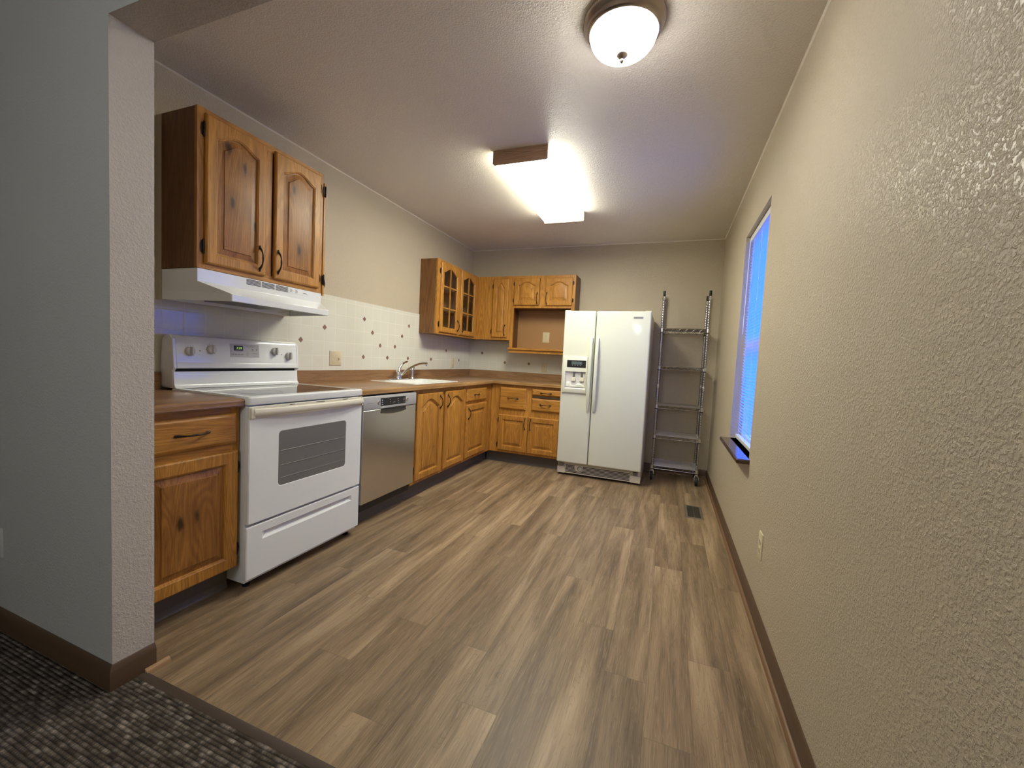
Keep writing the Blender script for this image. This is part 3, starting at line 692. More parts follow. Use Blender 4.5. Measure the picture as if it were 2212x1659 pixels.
for a, z, w_, h_ in ((0.422, 1.128, 0.013, 0.005), (0.440, 1.128, 0.013, 0.005), (0.459, 1.128, 0.013, 0.005), (0.478, 1.128, 0.013, 0.005), (0.513, 1.134, 0.018, 0.002), (0.513, 1.144, 0.004, 0.004), (0.513, 1.123, 0.004, 0.004), (0.513, 1.1755, 0.012, 0.003), (0.530, 1.1755, 0.012, 0.003), (0.547, 1.1745, 0.012, 0.003), (0.545, 1.158, 0.011, 0.008), (0.545, 1.149, 0.010, 0.002), (0.572, 1.158, 0.009, 0.009), (0.560, 1.120, 0.026, 0.0012), (0.455, 1.145, 0.008, 0.002), (0.472, 1.145, 0.008, 0.002)):
    b = MB(); pad(b, TP, [(a - w_ / 2, z - h_ / 2), (a + w_ / 2, z - h_ / 2), (a + w_ / 2, z + h_ / 2), (a - w_ / 2, z + h_ / 2)], 0.0013, 0.0018)
    b.build('key_legend', KP, cp)
for a, z in ((0.245, 1.141), (0.746, 1.135)):
    b = MB(); pad(b, TP, [(a + 0.003 * math.cos(q), z + 0.003 * math.sin(q)) for q in [2 * PI * k / 10 for k in range(10)]], 0, 0.001); b.build('indicator_light', 'black', cp)
# oven door
b = MB(); T = FL(0.646)
O = rrect(0.112, 0.868, 0.331, 0.897, 0.006)
W_ = lambda i: rrect(0.268 + i, 0.736 - i, 0.478 + i, 0.764 - i, 0.02 - i * 0.3)
lp = lambda P, d_: [T(a, d_, z) for a, z in P]
def ins(P, i):
    ca = sum(p[0] for p in P) / len(P); cz = sum(p[1] for p in P) / len(P)
    return [(a - i * (1 if a > ca else -1), z - i * (1 if z > cz else -1)) for a, z in P]
b.loops([lp(O, 0), lp(O, 0.022), lp(ins(O, 0.004), 0.026), lp(W_(0), 0.026), lp(W_(0.003), 0.0245)], [0, 0, 0, 0], mc=1)
dr = b.build('oven_door', ['white', 'oven_glass'], rg, ang=15)
b = MB(); L = []
for k in range(17):
    s_ = k / 16; a = 0.128 + 0.738 * s_; d_ = 0.030 + 0.022 * (1 - abs(2 * s_ - 1) ** 3)
    L.append([T(a, d_ + p, z) for p, z in ((-0.004, 0.856), (0.004, 0.852), (0.010, 0.858), (0.012, 0.872), (0.009, 0.884), (-0.004, 0.888))])
b.loops(L, 0)
for a0, a1 in ((0.116, 0.136), (0.856, 0.868)): b.box(0.670, 0.682, a0, a1, 0.842, 0.893)
b.build('door_handle', 'cream', dr, bevel=0.0015)
b = MB(); b.box(0.668, 0.6735, 0.112, 0.868, 0.838, 0.897); b.build('handle_backplate', 'cream', dr, bevel=0.002)
for a0, a1 in ((0.33, 0.36), (0.50, 0.56), (0.70, 0.74)):
    b = MB(); b.box(0.6733, 0.6742, a0, a1, 0.8905, 0.8935); b.build('vent_slot', 'black', dr)
b = MB()
for z in (0.52, 0.585, 0.66): b.tube([T(0.28, 0.0252, z), T(0.725, 0.0252, z)], 0.0012, 5)
b.build('rack_line', plain('oven_rack_grey', (0.20, 0.20, 0.195), 0.3), dr)
# storage drawer with scooped grip
b = MB(); O = rrect(0.108, 0.869, 0.058, 0.319, 0.005)
b.loops([lp(O, 0), lp(O, 0.018), lp(ins(O, 0.004), 0.022)], 0, c1=False)
P1 = ins(O, 0.004)
G = [(0.190, 0.238), (0.50, 0.2385), (0.801, 0.244), (0.801, 0.277), (0.50, 0.278), (0.190, 0.276)]
top_v = [b.bm.verts.new(T(a, 0.022, z)) for a, z in G]
mid_v = [b.bm.verts.new(T(a, d_, z)) for (a, z), d_ in zip([(0.215, 0.256), (0.50, 0.256), (0.776, 0.260), (0.776, 0.270), (0.50, 0.268), (0.215, 0.266)], (0.006,) * 6)]
n6 = len(G)
for i in range(n6): b.face((top_v[i], top_v[(i + 1) % n6], mid_v[(i + 1) % n6], mid_v[i]))
b.face(mid_v)
ov = [b.bm.verts.new(T(a, 0.022, z)) for a, z in [(0.112, 0.062), (0.865, 0.062), (0.865, 0.315), (0.112, 0.315)]]
b.face((ov[0], ov[1], top_v[2], top_v[1], top_v[0])); b.face((ov[1], ov[2], top_v[3], top_v[2])); b.face((ov[2], ov[3], top_v[5], top_v[4], top_v[3])); b.face((ov[3], ov[0], top_v[0], top_v[5]))
b.build('storage_drawer', 'white', rg, ang=15)
for x, y in ((0.08, 0.16), (0.08, 0.83), (0.60, 0.16), (0.60, 0.83)):
    b = MB(); b.lathe([(0.018, 0.0), (0.018, 0.008), (0.010, 0.010), (0.010, 0.036)], (x, y, 0), n=12); b.build('levelling_foot', 'black', rg)

# --- dishwasher
dwt = thing('dishwasher', 'stainless steel dishwasher under the counter right of the range', 'dishwasher', (0.32, 1.216, 0))
b = MB(); b.box(0.05, 0.600, 0.920, 1.512, 0.10, 0.885); b.build('tub', 'black', dwt)
b = MB(); T = FL(0.605)
b.box(0.604, 0.640, 0.919, 1.517, 0.165, 0.7925); dd = b.build('door_panel', 'steel', dwt, bevel=0.003)
b = MB(); b.prism([(0.604, 0.794), (0.640, 0.794), (0.6415, 0.80), (0.641, 0.876), (0.636, 0.886), (0.625, 0.889), (0.604, 0.889)], 'y', 0.919, 1.517); cf = b.build('control_fascia', 'silver', dwt, bevel=0.0015)
T = FL(0.6405)
b = MB(); pad(b, T, rrect(1.090, 1.374, 0.8125, 0.868, 0.003), 0, 0.0022); b.build('touch_panel', 'black', cf)
for a, z, w_, h_ in ((1.105, 0.853, 0.008, 0.010), (1.105, 0.838, 0.014, 0.003), (1.106, 0.824, 0.014, 0.003), (1.168, 0.861, 0.004, 0.003), (1.190, 0.853, 0.010, 0.003), (1.192, 0.838, 0.007, 0.003), (1.194, 0.825, 0.003, 0.003), (1.225, 0.829, 0.008, 0.002), (1.235, 0.832, 0.004, 0.006), (1.246, 0.831, 0.006, 0.005), (1.282, 0.851, 0.012, 0.003), (1.285, 0.836, 0.012, 0.003), (1.288, 0.823, 0.006, 0.003), (1.354, 0.844, 0.004, 0.016), (1.357, 0.822, 0.005, 0.004)):
    b = MB(); pad(b, T, [(a - w_ / 2, z - h_ / 2), (a + w_ / 2, z - h_ / 2), (a + w_ / 2, z + h_ / 2), (a - w_ / 2, z + h_ / 2)], 0.0020, 0.0026)
    b.build('button_legend', 'mark_l', cf)
b = MB(); b.box(0.6412, 0.6418, 0.955, 1.02, 0.8395, 0.8425); b.build('fascia_lettering', plain('soft_grey_print', (0.28, 0.28, 0.28), 0.6), cf)
for a in (1.070, 1.397):
    b = MB(); L = [[T(a + r * math.cos(2 * PI * k / 20), d_, 0.839 + r * math.sin(2 * PI * k / 20)) for k in range(20)] for r, d_ in ((0.0125, 0), (0.0125, 0.004), (0.0105, 0.0055), (0.009, 0.0045))]
    b.loops(L, 0); b.build('push_button', 'chrome', cf)
b = MB(); pad(b, T, [(1.093, 0.797), (1.381, 0.797), (1.376, 0.8115), (1.115, 0.8115)], 0, 0.006); b.build('grip_lip', 'silver', cf, bevel=0.001)
n = 16; b = MB(); edge = []; inn = []
for k in range(n + 1):
    s_ = k / n; a = 1.097 + 0.284 * s_; sag = 0.767 - 0.012 * (1 - abs(2 * s_ - 1) ** 2.2)
    edge.append((a, sag))
rim = [T(a, 0.006, z) for a, z in edge]; topl = [T(a, 0.0004, 0.7935) for a, z in edge]; low = [T(a, 0.000, z - 0.005) for a, z in edge]; inn = [T(a, 0.0008, z + 0.008) for a, z in edge]
b.loops([topl, inn], 0, False, False, closed=False); b.loops([inn, rim], 0, False, False, closed=False); b.loops([rim, low], 1, False, False, closed=False)
b.build('handle_pocket', [plain('dark_grip', (0.06, 0.055, 0.05), 0.25, 0.8), 'chrome'], dd)
b = MB(); b.box(0.53, 0.556, 0.919, 1.40, 0.100, 0.172); b.box(0.532, 0.545, 0.919, 1.517, 0.0, 0.100); b.build('kick_plate', 'toe', dwt)

# --- base cabinets under the sink and round the corner
T = FL(0.605)
sb = thing('sink_base_cabinet', 'oak sink base cabinet with two tall arched doors beside the dishwasher', 'cabinet', (0.3, 1.98, 0), 'oak base cabinets')
b = MB(); b.box(0.012, 0.030, 1.535, 2.425, 0.125, 0.895); b.box(0.012, 0.586, 1.535, 1.552, 0.125, 0.895); b.box(0.012, 0.586, 2.408, 2.425, 0.125, 0.895); b.box(0.012, 0.586, 1.552, 2.408, 0.125, 0.143); b.build('cabinet_body', 'side', sb)
b = MB(); b.box(0.586, 0.605, 1.522, 1.575, 0.125, 0.895); b.box(0.586, 0.605, 1.965, 2.012, 0.125, 0.895); b.box(0.586, 0.605, 2.398, 2.4255, 0.125, 0.895); b.box(0.586, 0.603, 1.575, 2.398, 0.125, 0.895); b.build('face_frame', 'oak_z', sb, bevel=0.001)
d = door_mesh(T, 1.566, 1.961, 0.152, 0.866, 0.052, 0.050, 0.06).build('door', ['oak_z', 'panel_far'], sb, ang=18); pull(T, d, (1.913, 0.725), (1.913, 0.826), 0.02)
hinge(T, d, 1.560, 0.76, 0, -1); hinge(T, d, 1.560, 0.24, 0, -1)
d = door_mesh(T, 2.012, 2.405, 0.152, 0.866, 0.052, 0.050, 0.06).build('door', ['oak_z', 'panel_far'], sb, ang=18); pull(T, d, (2.046, 0.725), (2.046, 0.828), 0.02)
hinge(T, d, 2.411, 0.76, 0, 1); hinge(T, d, 2.411, 0.24, 0, 1)
b = MB(); b.box(0.40, 0.530, 1.535, 2.4255, 0, 0.125); b.prism([(0.530, 0), (0.540, 0), (0.533, 0.012), (0.530, 0.03)], 'y', 1.535, 2.4255); b.build('toe_kick', 'toe', sb)
cb = thing('base_cabinet', 'oak corner base cabinet with a small drawer over a narrow door, beside the sink cabinet', 'cabinet', (0.3, 2.9, 0), 'oak base cabinets')
b = MB(); b.box(0.012, 0.586, 2.427, 3.076, 0.125, 0.895); b.build('cabinet_body', 'side', cb)
b = MB(); b.box(0.586, 0.605, 2.427, 3.0775, 0.125, 0.895); b.build('face_frame', 'oak_z', cb, bevel=0.001)
d = slab_mesh(T, 2.438, 2.903, 0.731, 0.866).build('drawer_front', 'oak_y', cb, ang=18); pull(T, d, (2.60, 0.797), (2.70, 0.797), 0.02)
d = door_mesh(T, 2.438, 2.917, 0.158, 0.700, 0.055, 0.055).build('door', ['oak_z', 'panel_far'], cb, ang=18); pull(T, d, (2.476, 0.562), (2.476, 0.662), 0.02)
b = MB(); b.box(0.40, 0.530, 2.427, 3.155, 0, 0.125); b.prism([(0.530, 0), (0.540, 0), (0.533, 0.012), (0.530, 0.03)], 'y', 2.427, 3.155); b.build('toe_kick', 'toe', cb)
T = FB(3.0775)
bb = thing('base_cabinet', 'oak base cabinet with three drawer fronts over two square doors, left of the refrigerator', 'cabinet', (1.02, 3.37, 0), 'oak base cabinets')
b = MB(); b.box(0.607, 1.440, 3.0965, 3.660, 0.125, 0.895); b.build('cabinet_body', 'side', bb)
b = MB(); b.box(0.607, 1.440, 3.0775, 3.0965, 0.125, 0.895); b.build('face_frame', 'oak_z', bb, bevel=0.001)
d = slab_mesh(T, 0.713, 1.030, 0.624, 0.868).build('drawer_front', 'oak_x', bb, ang=18); pull(T, d, (0.822, 0.748), (0.930, 0.748), 0.02)
b = MB(); b.box(0.715, 1.028, 3.0567, 3.0580, 0.7588, 0.7612); b.build('drawer_seam', 'iron', d)
d = slab_mesh(T, 1.096, 1.428, 0.800, 0.869).build('drawer_front', 'oak_x', bb, ang=18); pull(T, d, (1.202, 0.832), (1.310, 0.832), 0.02)
d = slab_mesh(T, 1.096, 1.428, 0.628, 0.766).build('drawer_front', 'oak_x', bb, ang=18); pull(T, d, (1.202, 0.702), (1.310, 0.702), 0.02)
b = MB(); b.box(1.10, 1.428, 3.066, 3.0774, 0.776, 0.790); b.build('cutting_board_slot', 'slot', bb)
d = door_mesh(T, 0.713, 1.060, 0.150, 0.556, 0.052, 0.052).build('door', ['oak_z', 'panel_far'], bb, ang=18); pull(T, d, (1.032, 0.420), (1.032, 0.528), 0.02)
hinge(T, d, 0.708, 0.49, 0, -1); hinge(T, d, 0.708, 0.21, 0, -1)
d = door_mesh(T, 1.067, 1.414, 0.150, 0.556, 0.052, 0.052).build('door', ['oak_z', 'panel_far'], bb, ang=18); pull(T, d, (1.096, 0.417), (1.096, 0.527), 0.02)
b = MB(); b.box(0.545, 1.440, 3.155, 3.25, 0, 0.125); b.prism([(3.155, 0), (3.145, 0), (3.152, 0.012), (3.155, 0.03)], 'x', 0.545, 1.440); b.build('toe_kick', 'toe', bb)

# --- upper cabinets in the corner
GX, GY0, UZ0, UZ1, BY = 0.208, 2.469, 1.409, 2.174, 3.4195
T = FL(GX)
gc = thing('glass_door_cabinet', 'oak wall cabinet with two divided glass doors, on the left wall past the sink', 'cabinet', (0.1, 2.94, UZ0), 'oak wall cabinets')
b = MB(); b.box(0.002, 0.189, GY0, GY0 + 0.016, UZ0, UZ1, 0)
b.box(0.002, 0.189, GY0 + 0.016, 3.66, UZ1 - 0.016, UZ1, 1); b.box(0.002, 0.189, GY0 + 0.016, 3.66, UZ0, UZ0 + 0.016, 0); b.box(0.002, 0.009, GY0 + 0.016, 3.66, UZ0 + 0.016, UZ1 - 0.016, 1); b.box(0.009, 0.189, 3.644, 3.66, UZ0 + 0.016, UZ1 - 0.016, 1)
b.build('cabinet_body', [oak('cabinet_end_panel', 'z', (0.27, 0.125, 0.040), (0.18, 0.073, 0.02)), 'dark_in'], gc)
for z in (1.672, 1.900):
    b = MB(); b.box(0.010, 0.175, GY0 + 0.017, 3.643, z - 0.008, z + 0.008); b.build('shelf', 'ply', gc)
b = MB(); b.box(0.189, GX, GY0, GY0 + 0.07, UZ0, UZ1); b.box(0.189, GX, 2.875, 2.98, UZ0, UZ1); b.box(0.189, GX, 3.318, BY - 0.0005, UZ0, UZ1); b.box(0.189, GX - 0.0002, GY0 + 0.07, 2.875, UZ0, UZ0 + 0.045); b.box(0.189, GX - 0.0002, 2.98, 3.318, UZ0, UZ0 + 0.045); b.box(0.189, GX - 0.0002, GY0 + 0.07, 2.875, UZ1 - 0.05, UZ1); b.box(0.189, GX - 0.0002, 2.98, 3.318, UZ1 - 0.05, UZ1)
b.build('face_frame', 'oak_z', gc, bevel=0.001)
def glass_door(a0, a1, ha, hs):
    z0, z1, st, top, rise, t = 1.430, 2.152, 0.050, 0.045, 0.052, 0.019
    oa0, oa1, oz0, oz1 = a0 + st, a1 - st, z0 + 0.055, z1 - top - rise
    lp = lambda P, d_: [T(a, d_, z) for a, z in P]
    O = lambda i: opening(a0, a1, z0, z1, 0, i); I = lambda i: opening(oa0, oa1, oz0, oz1, rise, i)
    b = MB(); b.ring([lp(O(0), 0), lp(O(0), t - 0.006), lp(O(0.006), t), lp(I(-0.002), t), lp(I(0.002), t - 0.005), lp(I(0.002), 0)], 0)
    m_ = (a0 + a1) / 2
    b.box(GX + 0.004, GX + 0.016, m_ - 0.007, m_ + 0.007, oz0, oz1 + rise)
    for z in (1.687, 1.912): b.box(GX + 0.0035, GX + 0.0155, oa0, oa1, z - 0.007, z + 0.007)
    d = b.build('door', 'oak_z', gc, ang=18)
    b = MB(); b.loops([lp(I(0.0015), 0.002), lp(I(0.0015), 0.0035)], 0); b.build('glass_pane', 'cab_glass', d)
    pull(T, d, (ha, 1.468), (ha, 1.577), t)
    ah = a0 - 0.005 if hs < 0 else a1 + 0.005
    hinge(T, d, ah, 2.06, 0, hs); hinge(T, d, ah, 1.512, 0, hs)
glass_door(2.525, 2.912, 2.892, -1); glass_door(2.960, 3.345, 3.012, 1)
T = FB(BY)
nc = thing('corner_wall_cabinet', 'oak wall cabinet with one narrow arched door in the back corner', 'cabinet', (0.43, 3.54, UZ0), 'oak wall cabinets')
b = MB(); b.box(0.212, 0.653, BY + 0.019, 3.670, UZ0, UZ1); b.build('cabinet_body', 'side', nc)
b = MB(); b.box(0.2085, 0.653, BY, BY + 0.019, UZ0, UZ1); b.build('face_frame', 'oak_z', nc, bevel=0.001)
d = door_mesh(T, 0.420, 0.622, 1.441, 2.143, 0.046, 0.050, 0.058).build('door', ['oak_z', 'panel_far'], nc, ang=18); pull(T, d, (0.594, 1.472), (0.594, 1.582), 0.02)
hinge(T, d, 0.415, 2.055, 0, -1); hinge(T, d, 0.415, 1.51, 0, -1)
mc = thing('microwave_cabinet', 'oak wall cabinet with two small arched doors over an open niche, by the refrigerator', 'cabinet', (1.04, 3.54, 1.26), 'oak wall cabinets')
b = MB(); X0, X1 = 0.655, 1.430
b.box(X0, X0 + 0.016, BY + 0.019, 3.668, 1.300, UZ1, 0); b.box(X1 - 0.016, X1, BY + 0.019, 3.668, 1.300, UZ1, 0); b.box(X0 + 0.016, X1 - 0.016, BY + 0.019, 3.668, UZ1 - 0.016, UZ1, 0); b.box(X0 + 0.016, X1 - 0.016, BY + 0.019, 3.668, 1.795, 1.811, 0); b.box(X0 + 0.016, X1 - 0.016, 3.658, 3.668, 1.322, UZ1 - 0.016, 1)
b.build('cabinet_body', ['side', 'ply'], mc)
b = MB(); b.box(X0, X0 + 0.040, BY, BY + 0.019, 1.322, UZ1); b.box(X1 - 0.040, X1, BY, BY + 0.019, 1.322, UZ1); b.box(X0 + 0.040, X1 - 0.040, BY + 0.0002, BY + 0.019, 1.795, 1.835); b.box(X0 + 0.040, X1 - 0.040, BY + 0.0002, BY + 0.019, UZ1 - 0.04, UZ1); b.box(1.010, 1.085, BY, BY + 0.019, 1.835, UZ1 - 0.04)
b.build('face_frame', 'oak_z', mc, bevel=0.001)
b = MB(); b.box(X0 + 0.0165, X1 - 0.0165, BY + 0.019, 3.657, 1.302, 1.322); b.box(X0 - 0.008, X1, BY - 0.022, BY + 0.019, 1.298, 1.3215); b.build('niche_shelf', 'oak_x', mc, bevel=0.002)
b = MB(); b.box(X0, X1, BY - 0.004, BY + 0.019, 1.262, 1.298); b.box(X0, X1, BY + 0.019, 3.668, 1.270, 1.300); b.build('valance', 'oak_x', mc, bevel=0.0015)
d = door_mesh(T, 0.693, 1.007, 1.828, 2.145, 0.050, 0.040, 0.042).build('door', ['oak_z', 'panel_far'], mc, ang=18); pull(T, d, (0.985, 1.852), (0.985, 1.964), 0.02)
hinge(T, d, 0.688, 2.08, 0, -1, 0.04); hinge(T, d, 0.688, 1.885, 0, -1, 0.04)
d = door_mesh(T, 1.080, 1.397, 1.824, 2.140, 0.050, 0.040, 0.042).build('door', ['oak_z', 'panel_far'], mc, ang=18); pull(T, d, (1.100, 1.846), (1.100, 1.964), 0.02)
hinge(T, d, 1.402, 2.08, 0, 1, 0.04); hinge(T, d, 1.402, 1.885, 0, 1, 0.04)

# ------------------------------------------------------------------ sink, tap, sprayer
b = MB(); RR = lambda x0, x1, y0, y1, r, z: [(p[0], p[1], z) for p in rrect(x0, x1, y0, y1, r, 6)]
b.loops([RR(0.060, 0.545, 1.655, 2.395, 0.03, 0.9346), RR(0.062, 0.543, 1.657, 2.393, 0.03, 0.938), RR(0.068, 0.537, 1.663, 2.387, 0.028, 0.9395), RR(0.165, 0.512, 1.700, 2.350, 0.05, 0.9385), RR(0.172, 0.505, 1.707, 2.343, 0.05, 0.930), RR(0.182, 0.495, 1.717, 2.333, 0.055, 0.800), RR(0.215, 0.462, 1.75, 2.30, 0.05, 0.775)], 0, c0=False)
sk = thing('kitchen_sink', 'white drop-in kitchen sink set in the long countertop', 'sink', (0.30, 2.025, 0.9346))
b.build('basin', 'sink', sk)
b = MB(); b.lathe([(0.001, 0.0), (0.030, 0.0), (0.036, 0.003), (0.040, 0.001)], (0.33, 2.02, 0.7755), n=20); b.build('drain', 'chrome', sk)
fc = thing('kitchen_faucet', 'chrome single-lever faucet standing at the back of the white sink', 'faucet', (0.115, 2.0, 0.9392))
b = MB(); P = rrect(0.092, 0.138, 1.856, 2.140, 0.022, 6); b.loops([[(p[0], p[1], z) for p in ins([(q[0], q[1]) for q in P], i)] for z, i in ((0.9394, 0), (0.946, 0.0), (0.950, 0.004))], 0); b.build('base_plate', 'chrome', fc)
b = MB(); b.lathe([(0.030, 0.948), (0.030, 0.955), (0.026, 0.965), (0.025, 0.995), (0.027, 1.000), (0.026, 1.006), (0.024, 1.02), (0.016, 1.032), (0.001, 1.036)], (0.115, 2.0, 0), n=24); b.build('body', 'chrome', fc)
b = MB(); b.tube([(0.115, 2.002, 1.020), (0.115, 2.014, 1.045), (0.115, 2.034, 1.067), (0.116, 2.060, 1.088), (0.117, 2.092, 1.101), (0.118, 2.126, 1.107)], [0.017, 0.014, 0.011, 0.010, 0.009, 0.008], 10, flat=0.8); b.build('lever', 'chrome', fc)
b = MB(); b.tube([(0.115, 2.012, 0.962), (0.117, 2.05, 0.985), (0.119, 2.10, 1.016), (0.121, 2.15, 1.040), (0.123, 2.20, 1.058), (0.125, 2.26, 1.076), (0.127, 2.32, 1.088), (0.129, 2.38, 1.094), (0.130, 2.435, 1.095), (0.130, 2.450, 1.094)], [0.011, 0.011, 0.011, 0.0105, 0.0105, 0.010, 0.010, 0.010, 0.011, 0.011], 12); sp = b.build('spout', 'chrome', fc)
b = MB(); b.lathe([(0.011, 1.068), (0.013, 1.069), (0.013, 1.094), (0.010, 1.098)], (0.130, 2.438, 0), n=16); b.build('aerator', 'chrome', sp)
ss = thing('side_sprayer', 'chrome side sprayer standing on the sink right of the faucet lever', 'sprayer', (0.112, 2.225, 0.9392))
b = MB(); b.lathe([(0.024, 0.9394), (0.024, 0.943), (0.017, 0.952), (0.014, 0.956), (0.013, 0.985), (0.016, 1.02), (0.015, 1.031)], (0.112, 2.225, 0), n=18); b.build('holder', 'chrome', ss)
b = MB(); b.tube([(0.112, 2.221, 1.028), (0.112, 2.225, 1.037), (0.112, 2.237, 1.043), (0.112, 2.252, 1.047)], [0.015, 0.015, 0.013, 0.009], 12); b.build('spray_head', 'chrome', ss)

# ------------------------------------------------------------------ outlets
def outlet(T, a0, a1, z0, z1, label, kinds, mat='ivory'):
    c = ((a0 + a1) / 2, (z0 + z1) / 2)
    root = thing('wall_outlet', label, 'outlet', T(c[0], 0.0, z0), 'outlet plates')
    b = MB(); P = rrect(a0, a1, z0, z1, 0.004); b.loops([[T(a, d_, z) for a, z in ins(P, i)] for d_, i in ((0, 0), (0.003, 0), (0.0055, 0.003))], 0); b.build('cover_plate', mat, root)
    n = len(kinds)
    for i, k in enumerate(kinds):
        cx = a0 + (a1 - a0) * (i + 0.5) / n
        if k == 'o':
            for zz in (-0.0195, 0.0195):
                z = c[1] + zz
                b = MB(); P = [(cx + 0.0165 * math.cos(q) , z + max(-0.0135, min(0.0135, 0.0165 * math.sin(q)))) for q in [2 * PI * j / 20 for j in range(20)]]
                b.loops([[T(a, 0.0052, zz_) for a, zz_ in P], [T(a, 0.0075, zz_) for a, zz_ in P]], 0); r_ = b.build('receptacle', mat, root)
                b = MB()
                for da, hh in ((-0.0065, 0.008), (0.0065, 0.0065)): pad(b, T, [(cx + da - 0.0012, z - hh / 2 + 0.002), (cx + da + 0.0012, z - hh / 2 + 0.002), (cx + da + 0.0012, z + hh / 2 + 0.002), (cx + da - 0.0012, z + hh / 2 + 0.002)], 0.0070, 0.0079)
                pad(b, T, [(cx + 0.0024 * math.cos(q), z - 0.008 + 0.0024 * math.sin(q)) for q in [2 * PI * j / 8 for j in range(8)]], 0.0070, 0.0079)
                b.build('slots', 'slot', r_)
        else:
            b = MB(); pad(b, T, rrect(cx - 0.0055, cx + 0.0055, c[1] - 0.012, c[1] + 0.012, 0.001), 0.005, 0.0065); b.build('switch_collar', mat, root)
            b = MB(); b.loops([[T(cx - 0.004, 0.006, c[1] - 0.006), T(cx + 0.004, 0.006, c[1] - 0.006), T(cx + 0.004, 0.006, c[1] + 0.005), T(cx - 0.004, 0.006, c[1] + 0.005)], [T(cx - 0.003, 0.018, c[1] - 0.012), T(cx + 0.003, 0.018, c[1] - 0.012), T(cx + 0.003, 0.018, c[1] - 0.004), T(cx - 0.003, 0.018, c[1] - 0.004)]], 0); b.build('toggle', mat, root)
    return root
outlet(FL(0.008), 1.258, 1.381, 1.061, 1.178, 'ivory double plate with outlet and toggle switch on the tiles right of the range', 'os')
outlet(FL(0.008), 3.175, 3.246, 1.044, 1.161, 'ivory outlet on the tiles under the glass-door cabinet', 'o')
outlet(FB(3.671), 1.006, 1.079, 1.040, 1.157, 'outlet with dull plate on the back tiles under the open niche', 'o')
outlet(FB(3.658), 1.003, 1.087, 1.407, 1.532, 'ivory outlet on the plywood back inside the open niche', 'o')
outlet(FR(XR), 0.928, 1.000, 0.304, 0.428, 'ivory outlet low on the right wall near the baseboard', 'o')
outlet(FB(PY0), 0.005, 0.078, 0.297, 0.415, 'outlet low on the grey partition wall at the photo edge', 'o', 'knob')

# ------------------------------------------------------------------ refrigerator
fr = thing('refrigerator', 'white side-by-side refrigerator with ice and water dispenser', 'refrigerator', (1.87, 3.28, 0))
b = MB(); b.box(1.452, 2.289, 2.985, 3.655, 0.022, 1.700); b.build('cabinet_shell', 'fridge_side', fr, bevel=0.004)
T = FB(2.980)
def fdoor(a0, a1, z0, z1, hole=None):
    O = lambda i: rrect(a0 + i, a1 - i, z0 + i, z1 - i, 0.014 - i * 0.6)
    lp = lambda P, d_: [T(a, d_, z) for a, z in P]
    b = MB(); b.loops([lp(O(0), 0), lp(O(0), 0.052), lp(O(0.002), 0.060), lp(O(0.007), 0.065), lp(O(0.014), 0.066)], 0); return b
fz = fdoor(1.4485, 1.767, 0.147, 1.706).build('freezer_door', 'almond', fr)
rd = fdoor(1.7745, 2.293, 0.147, 1.706).build('refrigerator_door', 'almond', fr)
def fhandle(a, lean, parent):
    b = MB(); L = []
    for k in range(21):
        s_ = k / 20; z = 0.700 + 0.738 * s_; ca = a + lean * (s_ - 0.5)
        out = 0.066 + 0.010 + 0.042 * (1 - abs(2 * s_ - 1) ** 3.2); hw = 0.016 * (0.72 + 0.28 * min(1, 6 * s_, 6 * (1 - s_)))
        L.append([T(ca - hw, out - 0.012, z), T(ca + hw, out - 0.012, z), T(ca + hw, out + 0.002, z), T(ca + hw * 0.5, out + 0.008, z), T(ca - hw * 0.5, out + 0.008, z), T(ca - hw, out + 0.002, z)])
    b.loops(L, 0)
    for z in (0.715, 1.423):
        ca = a + lean * ((z - 0.70) / 0.738 - 0.5); b.loops([[T(ca + u * 0.013, 0.064, z + v * 0.018) for u, v in ((-1, -1), (1, -1), (1, 1), (-1, 1))], [T(ca + u * 0.013, 0.080, z + v * 0.015) for u, v in ((-1, -1), (1, -1), (1, 1), (-1, 1))]], 0)
    return b.build('door_handle', 'almond', parent, ang=50)
fhandle(1.742, 0.0, fz); fhandle(1.803, 0.0, rd)
TD = FB(2.914)
P0 = rrect(1.466, 1.713, 0.873, 1.246, 0.006)
b = MB(); lpD = lambda P, d_: [TD(a, d_, z) for a, z in P]
HO = [(1.490, 0.916), (1.706, 0.916), (1.706, 1.091), (1.490, 1.091)]
OUT = [(1.466, 0.873), (1.713, 0.873), (1.713, 1.246), (1.466, 1.246)]
b.ring([lpD(OUT, -0.001), lpD(OUT, 0.012), lpD(ins(OUT, 0.004), 0.015), lpD(HO, 0.015), lpD(ins(HO, 0.003), 0.012), lpD(ins(HO, 0.003), -0.001)], 0)
ds = b.build('dispenser_frame', 'almond', fz)
b = MB(); pad(b, TD, rrect(1.506, 1.700, 1.134, 1.206, 0.002), 0.0145, 0.017); b.build('dispenser_display', 'black', fz)
b = MB(); pad(b, TD, rrect(1.552, 1.660, 1.162, 1.194, 0.001), 0.0165, 0.0176)
b.build('display_screen', 'lcd', fz)
b = MB()
for a, z, h_ in ((1.566, 1.179, 0.016), (1.590, 1.179, 0.014), (1.643, 1.181, 0.014), (1.615, 1.172, 0.003)): pad(b, TD, [(a - 0.002, z - h_ / 2), (a + 0.002, z - h_ / 2), (a + 0.002, z + h_ / 2), (a - 0.002, z + h_ / 2)], 0.0174, 0.0180)
b.build('screen_symbols', 'mark', fz)
b = MB()
for a in (1.563, 1.590, 1.617, 1.644): pad(b, TD, [(a - 0.004, 1.153), (a + 0.004, 1.153), (a + 0.004, 1.156), (a - 0.004, 1.156)], 0.0168, 0.0174)
b.build('display_lettering', 'mark_l', fz)
